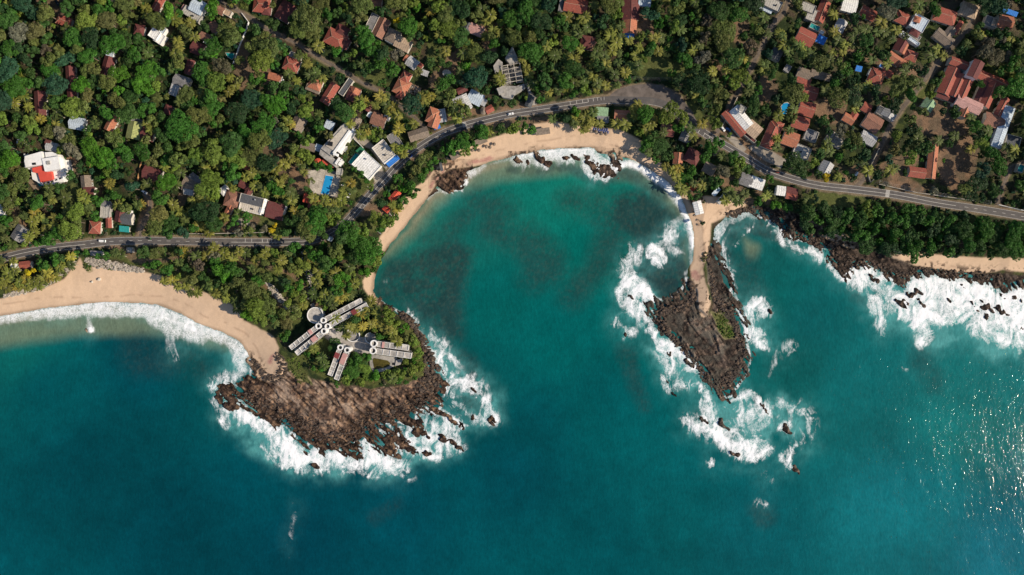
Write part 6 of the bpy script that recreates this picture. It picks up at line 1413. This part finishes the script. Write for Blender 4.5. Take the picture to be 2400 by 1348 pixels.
B = sorted([q for q in placed if q['k'] == 'b'], key=lambda q: (-1 if inframe(q) else 1, -q['r'])); PM = sorted([q for q in placed if q['k'] == 'p'], key=lambda q: (-1 if inframe(q) else 1, -q['r']))
Bi, Bs = [q for q in B[:300] if inframe(q)], B[300:]; Pi, Ps = [q for q in PM[:300] if inframe(q)], PM[300:]
print('trees', len(B), 'palms', len(PM))
REFS = [(x, y, n.replace('the ', '', 1) if n.startswith('the ') else n) for x, y, n in ALLB]
REFS = [(x, y, ' '.join(n.split()[:9])) for x, y, n in REFS]
def cname(c):
    r, g, b = c
    if r > .3: return 'yellow'
    if g > .15 and g > r*1.8: return 'bright green'
    if r > .13 and r > g: return 'golden brown'
    if r > .09: return 'olive green'
    if g > .1: return 'green'
    return 'dark green'
cnt = {}
def treelabel(q, kind):
    d = sorted((((q['x']-a)**2+(q['y']-b)**2)**.5, n, a, b) for a, b, n in REFS)[0]
    dx, dy = q['x']-d[2], q['y']-d[3]; side = ('right of' if dx > 0 else 'left of') if abs(dx) > abs(dy) else ('below' if dy > 0 else 'above')
    return cname(q['c']), kind, side, d[1], d[0]
def assign(lst, kind):
    out = {}
    for q in lst: c, k, s, n, d = treelabel(q, kind); q['lab'] = (c, s, n); out.setdefault((c, s, n), []).append((d, id(q)))
    rank = {}
    for k, v in out.items():
        for i, (d, w) in enumerate(sorted(v)): rank[w] = (i, len(v))
    for q in lst:
        i, n = rank[id(q)]; c, s, nm = q['lab']
        pre = '' if n == 1 else ('nearest ' if i == 0 else NUM[min(i, 14)]+'nearest ')
        q['label'] = ' '.join((pre+c+' '+kind+' '+s+' '+nm).split()[:16])
assign(Bi, 'tree'); assign(Pi, 'palm')
def base_xy(q, z):
    return P(q['x'], q['y'], z)
hts = {}
def groundz(x, y): return float(height(np.array([[x]], np.float32), np.array([[y]], np.float32))[0, 0])
def hfac(q):
    if 'hf' not in q: q['hf'] = min(1.6, max(.5, .36+q['r']/20))*random.uniform(.82, 1.2)
    x, y = q['x'], q['y']
    if 1488 < x < 1640 and 325 < y < 485: q['hf'] = min(q['hf'], .85)
    if 655 < x < 1000 and 755 < y < 910: q['hf'] = min(q['hf'], .62)
    return q['hf']
xs = []; 
def setz(lst, hh):
    for q in lst: x, y = P(q['x'], q['y'], GZ+hh(q)); q['wx'], q['wy'] = x, y
    z = height(np.array([[q['wx'] for q in lst]], np.float32), np.array([[q['wy'] for q in lst]], np.float32))[0]
    for q, v in zip(lst, z): q['wz'] = float(max(v, .6))
setz(B, lambda q: BH*hfac(q)); 
for i, q in enumerate(Bi):
    sxy = q['r']*K/CR; sz = hfac(q); rz = random.uniform(0, 6.28)
    root = empty('broadleaf_tree', (q['wx'], q['wy'], q['wz']), rz); tag(root, q['label'], 'tree', 'broadleaf trees of the coastal forest')
    me = wide_me[i % 3] if q['r'] > 21 else crown_me[i % 10]
    st_ = random.uniform(.86, 1.2); o = link('crown', me, root, (0, 0, 0), 0, (sxy*st_, sxy/st_*1.04, sz)); o.color = (*q['c'], 1)
    link('trunk', trunk_me[i % 4], root, (0, 0, 0), 0, (max(.7, sxy*.8), max(.7, sxy*.8), sz))
def palm_lean(q):
    # beach palms lean hard towards the sea
    return 3 if (380 < q['x'] < 610 and 640 < q['y'] < 745) else random.choices([0, 1, 2], [3, 3, 1])[0]
setz(PM, lambda q: PHT)
for i, q in enumerate(PM):
    q['j'] = palm_lean(q); q['rz'] = random.uniform(0, 6.28) if q['j'] < 3 else math.radians(-125+random.uniform(-25, 25)); q['s'] = q['r']*K/3.3*random.uniform(.92, 1.08); q['sz'] = random.uniform(.7, 1.1)
    ht = PHT*q['sz']; x, y = P(q['x'], q['y'], q['wz']+ht); L = LEAN[q['j']]*q['s']; q['wx'] = x-L*math.cos(q['rz']); q['wy'] = y-L*math.sin(q['rz'])
z_ = height(np.array([[q['wx'] for q in PM]], np.float32), np.array([[q['wy'] for q in PM]], np.float32))[0]
for q, v in zip(PM, z_): q['wz'] = float(max(v, .4))
for i, q in enumerate(Pi):
    root = empty('coconut_palm', (q['wx'], q['wy'], q['wz']), q['rz']); tag(root, q['label'], 'palm tree', 'coconut palms along the coast')
    o = link('frond_crown', pcr_me[i % 5, q['j']], root, (0, 0, 0), 0, (q['s'], q['s'], q['sz'])); o.color = (*q['c'], 1)
    link('trunk', ptr_me[q['j']], root, (0, 0, 0), 0, (q['s'], q['s'], q['sz']))
def merged(name, label, cat, items, mat):
    """items: (V, F, x, y, z, sx, sz, rot, color) -> one stuff object"""
    Vs = []; Fs = []; Cs = []; k = 0
    for V, F, x, y, z, sx, sz, rot, c in items:
        ca, sa = math.cos(rot), math.sin(rot); W_ = np.empty_like(V, dtype=np.float32)
        W_[:, 0] = (V[:, 0]*ca-V[:, 1]*sa)*sx+x; W_[:, 1] = (V[:, 0]*sa+V[:, 1]*ca)*sx+y; W_[:, 2] = V[:, 2]*sz+z
        Vs.append(W_); Fs.append(F+k); Cs.append(np.broadcast_to(np.array(c, np.float32), V.shape)); k += len(V)
    me = mesh_np(name, np.concatenate(Vs), np.concatenate(Fs), [mat], None, True, np.concatenate(Cs)); o = link(name, me); tag(o, label, cat, kind='stuff'); return o
merged('forest', "mass of smaller broadleaf trees filling the coastal forest", 'forest', [(lite[i % 8][0]*CR, lite[i % 8][1], q['wx'], q['wy'], q['wz']+BH*hfac(q), q['r']*K/CR, max(.45, q['r']*K/CR), random.uniform(0, 6.28), q['c']) for i, q in enumerate(Bs)], M_leafs)
if Ps: merged('palm_grove', "mass of smaller coconut palms between the trees", 'palm grove', [(palmA[i % 5][0]+np.array([LEAN[q['j']], 0, PHT]), palmA[i % 5][1], q['wx'], q['wy'], q['wz'], q['s'], q['sz'], q['rz'], q['c']) for i, q in enumerate(Ps)], M_leafs)
# undergrowth: low bushes over the forest floor, none on roofs, roads or yards
N_ = 26000; ux = RNG.uniform(-250, 2650, N_); uy = RNG.uniform(-250, 910, N_)
F1 = samp(FOREST, ux, uy); ok = (F1 > 1) & (samp(ROOFM, ux, uy) < -1.5) & (samp(ROADM, ux, uy) < -2.5) & (samp(CST, ux, uy) > 5)
dirt = samp(DIRT, ux, uy); lawn = samp(LAWN, ux, uy); opn = samp(OPEN, ux, uy); pave = samp(PAVE, ux, uy)
ok &= (pave < -2) & (dirt < 1+RNG.normal(size=N_)*2) & ((lawn < 0) | (RNG.random(N_) < .12)) & ((opn < 0) | (RNG.random(N_) < .18))
ok &= ~((ux > 1650) & (uy < 470) & (RNG.random(N_) < .45))
ux, uy = ux[ok], uy[ok]; bush = [crown_arrays(120+s, 5, 110, .26, .8) for s in range(6)]
f_ = K*(H-GZ)/H; wx_ = (ux-1200)*f_; wy_ = (674-uy)*f_; wz_ = height(wx_[None].astype(np.float32), wy_[None].astype(np.float32))[0]
it = []
for i in range(len(ux)):
    if wz_[i] < 1.2: continue
    s = random.uniform(.8, 2.3); hp = samp(GREENP, ux[i], uy[i]) > 0
    c = jit(PAL[random.choice(['dark', 'dark', 'mid', 'mid', 'olive', 'brown', 'dark', 'teal'] if not hp else ['mid', 'olive', 'green', 'gold', 'brown', 'lime'])], .3)
    V, F = bush[i % 6]; it.append((V, F, wx_[i], wy_[i], wz_[i]+.3*s, s, s*.8, random.uniform(0, 6.28), c))
print('bushes', len(it))
merged('undergrowth', "low bushes and scrub covering the forest floor", 'undergrowth', it, M_leafs)
# scrub on the second peninsula and the rocky edges
it = []
for x, y, n_, r_, cs in ((1700,768,60,16,['lime','olive','green']),(1690,745,26,12,['olive','gold']),(1712,783,20,8,['green','lime']),(690,855,40,16,['olive','lime']),(705,885,30,14,['olive','gold']),(208,625,20,9,['olive','mid']),(1655,602,14,8,['brown','gold']),(262,628,10,8,['olive']),(1662,697,5,3,['dark'])):
    for k in range(n_):
        a = random.uniform(0, 6.28); rr = r_*math.sqrt(random.random()); px_, py_ = x+rr*math.cos(a), y+rr*1.4*math.sin(a); X, Y = P(px_, py_, 3); z = groundz(X, Y); s = random.uniform(.5, 1.2)
        V, F = bush[k % 6]; it.append((V, F, X, Y, z+.1, s, s*.7, a, jit(PAL[random.choice(cs)], .2)))
merged('coastal_scrub', "patches of green scrub on the rocky points", 'scrub', it, M_leafs)
# bare grey trees
def bare(px_, py_, r, lb):
    X, Y = P(px_, py_, GZ+7); root = empty('bare_tree', (X, Y, GZ-.1)); tag(root, lb, 'tree'); m = MB(); rr = random.Random(int(px_))
    m.cone((0, 0, -.3), (0, 0, 4), .3, .22, 7); m2 = MB(); R = r*K
    def br(p, d, L, w, n):
        q = p+d*L; m2.cone(p, q, w, w*.6, 4, 0, False)
        if n:
            for _ in range(3):
                e = (d+Vector((rr.uniform(-.8, .8), rr.uniform(-.8, .8), rr.uniform(-.2, .5)))).normalized(); br(q, e, L*.68, w*.6, n-1)
    for i in range(6): a = i*1.05; br(Vector((0, 0, 3.8)), Vector((math.cos(a), math.sin(a), .7)).normalized(), R*.5, .14, 3)
    m.build('trunk', plain('dead_wood', (.30, .25, .22), .9), root); m2.build('branches', plain('dead_wood', (.30, .25, .22), .9), root)
bare(1805,72,15, "leafless grey tree overhanging the second lane"); bare(1275,157,11, "leafless grey tree in the dark grove right of the unfinished frame"); bare(285,208,11, "leafless brown tree left of the huge bright green crown"); bare(685,190,11, "leafless grey tree right of the short orange roof")
# ------------------------------------------------------------------ boulders
def boulder_me(seed, smooth_=False):
    r = np.random.default_rng(seed); import bmesh
    bm = bmesh.new(); bmesh.ops.create_icosphere(bm, subdivisions=3, radius=1)
    f = r.normal(size=(7, 3)); f /= np.linalg.norm(f, axis=1)[:, None]; o = .62+.25*r.random(7)
    for v in bm.verts:
        c = np.array(v.co)
        for n_, d_ in zip(f, o):
            q = c@n_-d_
            if q > 0: c = c-n_*q*.9
        v.co = Vector(c*(1+.05*r.normal()))
    me = bpy.data.meshes.new('boulder'); bm.to_mesh(me); bm.free(); me.materials.append(M_rock); return me
bme = [boulder_me(s) for s in range(6)]; bmp = [m_.copy() for m_ in bme]
for m_ in bmp: m_.materials.clear(); m_.materials.append(M_pale)
for x, y, r, lb in ((234,655,3.4,"larger grey boulder alone on the left beach"),(217,661,2.6,"smaller boulder on the left beach, left of the larger one")):
    z = gz(x, y); o = link('boulder', bmp[int(x) % 6], None, (*P(x, y, z), z+.6), 1.0, (r*K*1.3, r*K, r*K*1.2)); tag(o, lb, 'boulder', 'boulders on the left beach')
def rubble(name, label, pts, n_, s0, s1_, pal):
    """n_ stones along a photo stroke -> one stuff object"""
    r = random.Random(n_); Vs = []; Fs = []; k = 0; arr = []
    for m_ in bme:
        bv = np.empty(len(m_.vertices)*3, np.float32); m_.vertices.foreach_get('co', bv); bf = np.array([p.vertices[:] for p in m_.polygons], np.int32); arr.append((bv.reshape(-1, 3), bf))
    st = []
    while len(st) < n_:
        i = r.randrange(len(pts)-1); t_ = r.random(); a, b = pts[i], pts[i+1]; rad = a[2]+(b[2]-a[2])*t_; an = r.uniform(0, 6.28); q = rad*math.sqrt(r.random())
        st.append((a[0]+(b[0]-a[0])*t_+q*math.cos(an), a[1]+(b[1]-a[1])*t_+q*math.sin(an)))
    XY = [P(x, y, 2.5) for x, y in st]; Z = height(np.array([[p[0] for p in XY]], np.float32), np.array([[p[1] for p in XY]], np.float32))[0]
    for (X, Y), z in zip(XY, Z):
        V, F = arr[r.randrange(6)]; s = r.uniform(s0, s1_)*(1 if r.random() < .8 else 1.6); a = r.uniform(0, 6.28); c, sn = math.cos(a), math.sin(a)
        W_ = np.stack([(V[:, 0]*c-V[:, 1]*sn)*s*1.25+X, (V[:, 0]*sn+V[:, 1]*c)*s*.85+Y, V[:, 2]*s*.7+z+s*.15], -1); Vs.append(W_); Fs.append(F+k); k += len(V)
    me = mesh_np(name, np.concatenate(Vs), np.concatenate(Fs), [pal], None, False); o = link(name, me); tag(o, label, 'rocks', kind='stuff')
M_rub = plain('rubble_stone', (.42, .37, .31), .9, .45, 1.6, var2=(.16, .13, .11))
rubble('rock_revetment', "band of pale armour stones along the top of the left beach", [(10,694,4),(50,684,7),(90,672,9),(125,655,9),(155,635,9),(178,615,5)], 620, .28, .75, M_rub)
rubble('rock_revetment', "pale armour stones below the bus shelter and shed roof", [(205,608,6),(230,618,12),(265,622,11),(300,628,9),(338,634,5)], 620, .28, .75, M_rub)
rubble('rubble', "white limestone rubble on the slope above the round lobby", [(625,655,5),(645,685,9),(660,700,7),(680,722,9),(695,722,7)], 420, .25, .6, M_pale)
rubble('rubble', "pale stones at the end of the headland track", [(715,590,9),(725,640,10),(735,665,9),(728,700,7)], 260, .25, .6, M_pale)
M_dst = plain('dark_shore_stone', (.072, .056, .047), .85, .5, 1.2, var2=(.20, .13, .08))
rubble('shore_boulders', "brown boulders scattered where the headland sand meets rock", [(588,842,5),(605,862,8),(622,885,9),(655,888,10),(668,860,10),(650,830,10)], 330, .22, .8, M_dst)
rubble('shore_boulders', "dark boulders lining the right side of the headland", [(940,735,7),(975,770,7),(992,800,7),(1003,830,12),(1010,860,18),(1015,890,22),(985,915,20)], 900, .25, 1.0, M_dst)
rubble('shore_boulders', "dark boulders along the neck and flanks of the second peninsula", [(1662,600,5),(1672,650,6),(1676,690,8),(1690,712,14),(1720,735,8),(1735,790,9),(1745,830,10),(1725,880,14),(1690,905,12)], 800, .22, .85, M_dst)
rubble('shore_boulders', "dark boulders along the left rim of the second peninsula", [(1622,662,5),(1628,700,6),(1600,725,10),(1540,728,10),(1565,780,8),(1610,830,8),(1660,890,8)], 620, .22, .9, M_dst)
rubble('shore_boulders', "dark boulders round the small cove and along the right coast", [(1700,502,4),(1745,490,5),(1790,497,9),(1830,520,9),(1865,548,9),(1920,570,12),(1980,612,18),(2050,620,12),(2110,645,14),(2160,632,8),(2230,640,10),(2300,645,10),(2360,655,10)], 900, .2, .75, M_dst)
rubble('shore_boulders', "loose rocks on the outer shelf of the main headland", [(580,930,18),(640,960,26),(720,1000,26),(800,1030,24),(880,980,26),(960,960,22),(1020,930,14)], 800, .22, .8, M_dst)
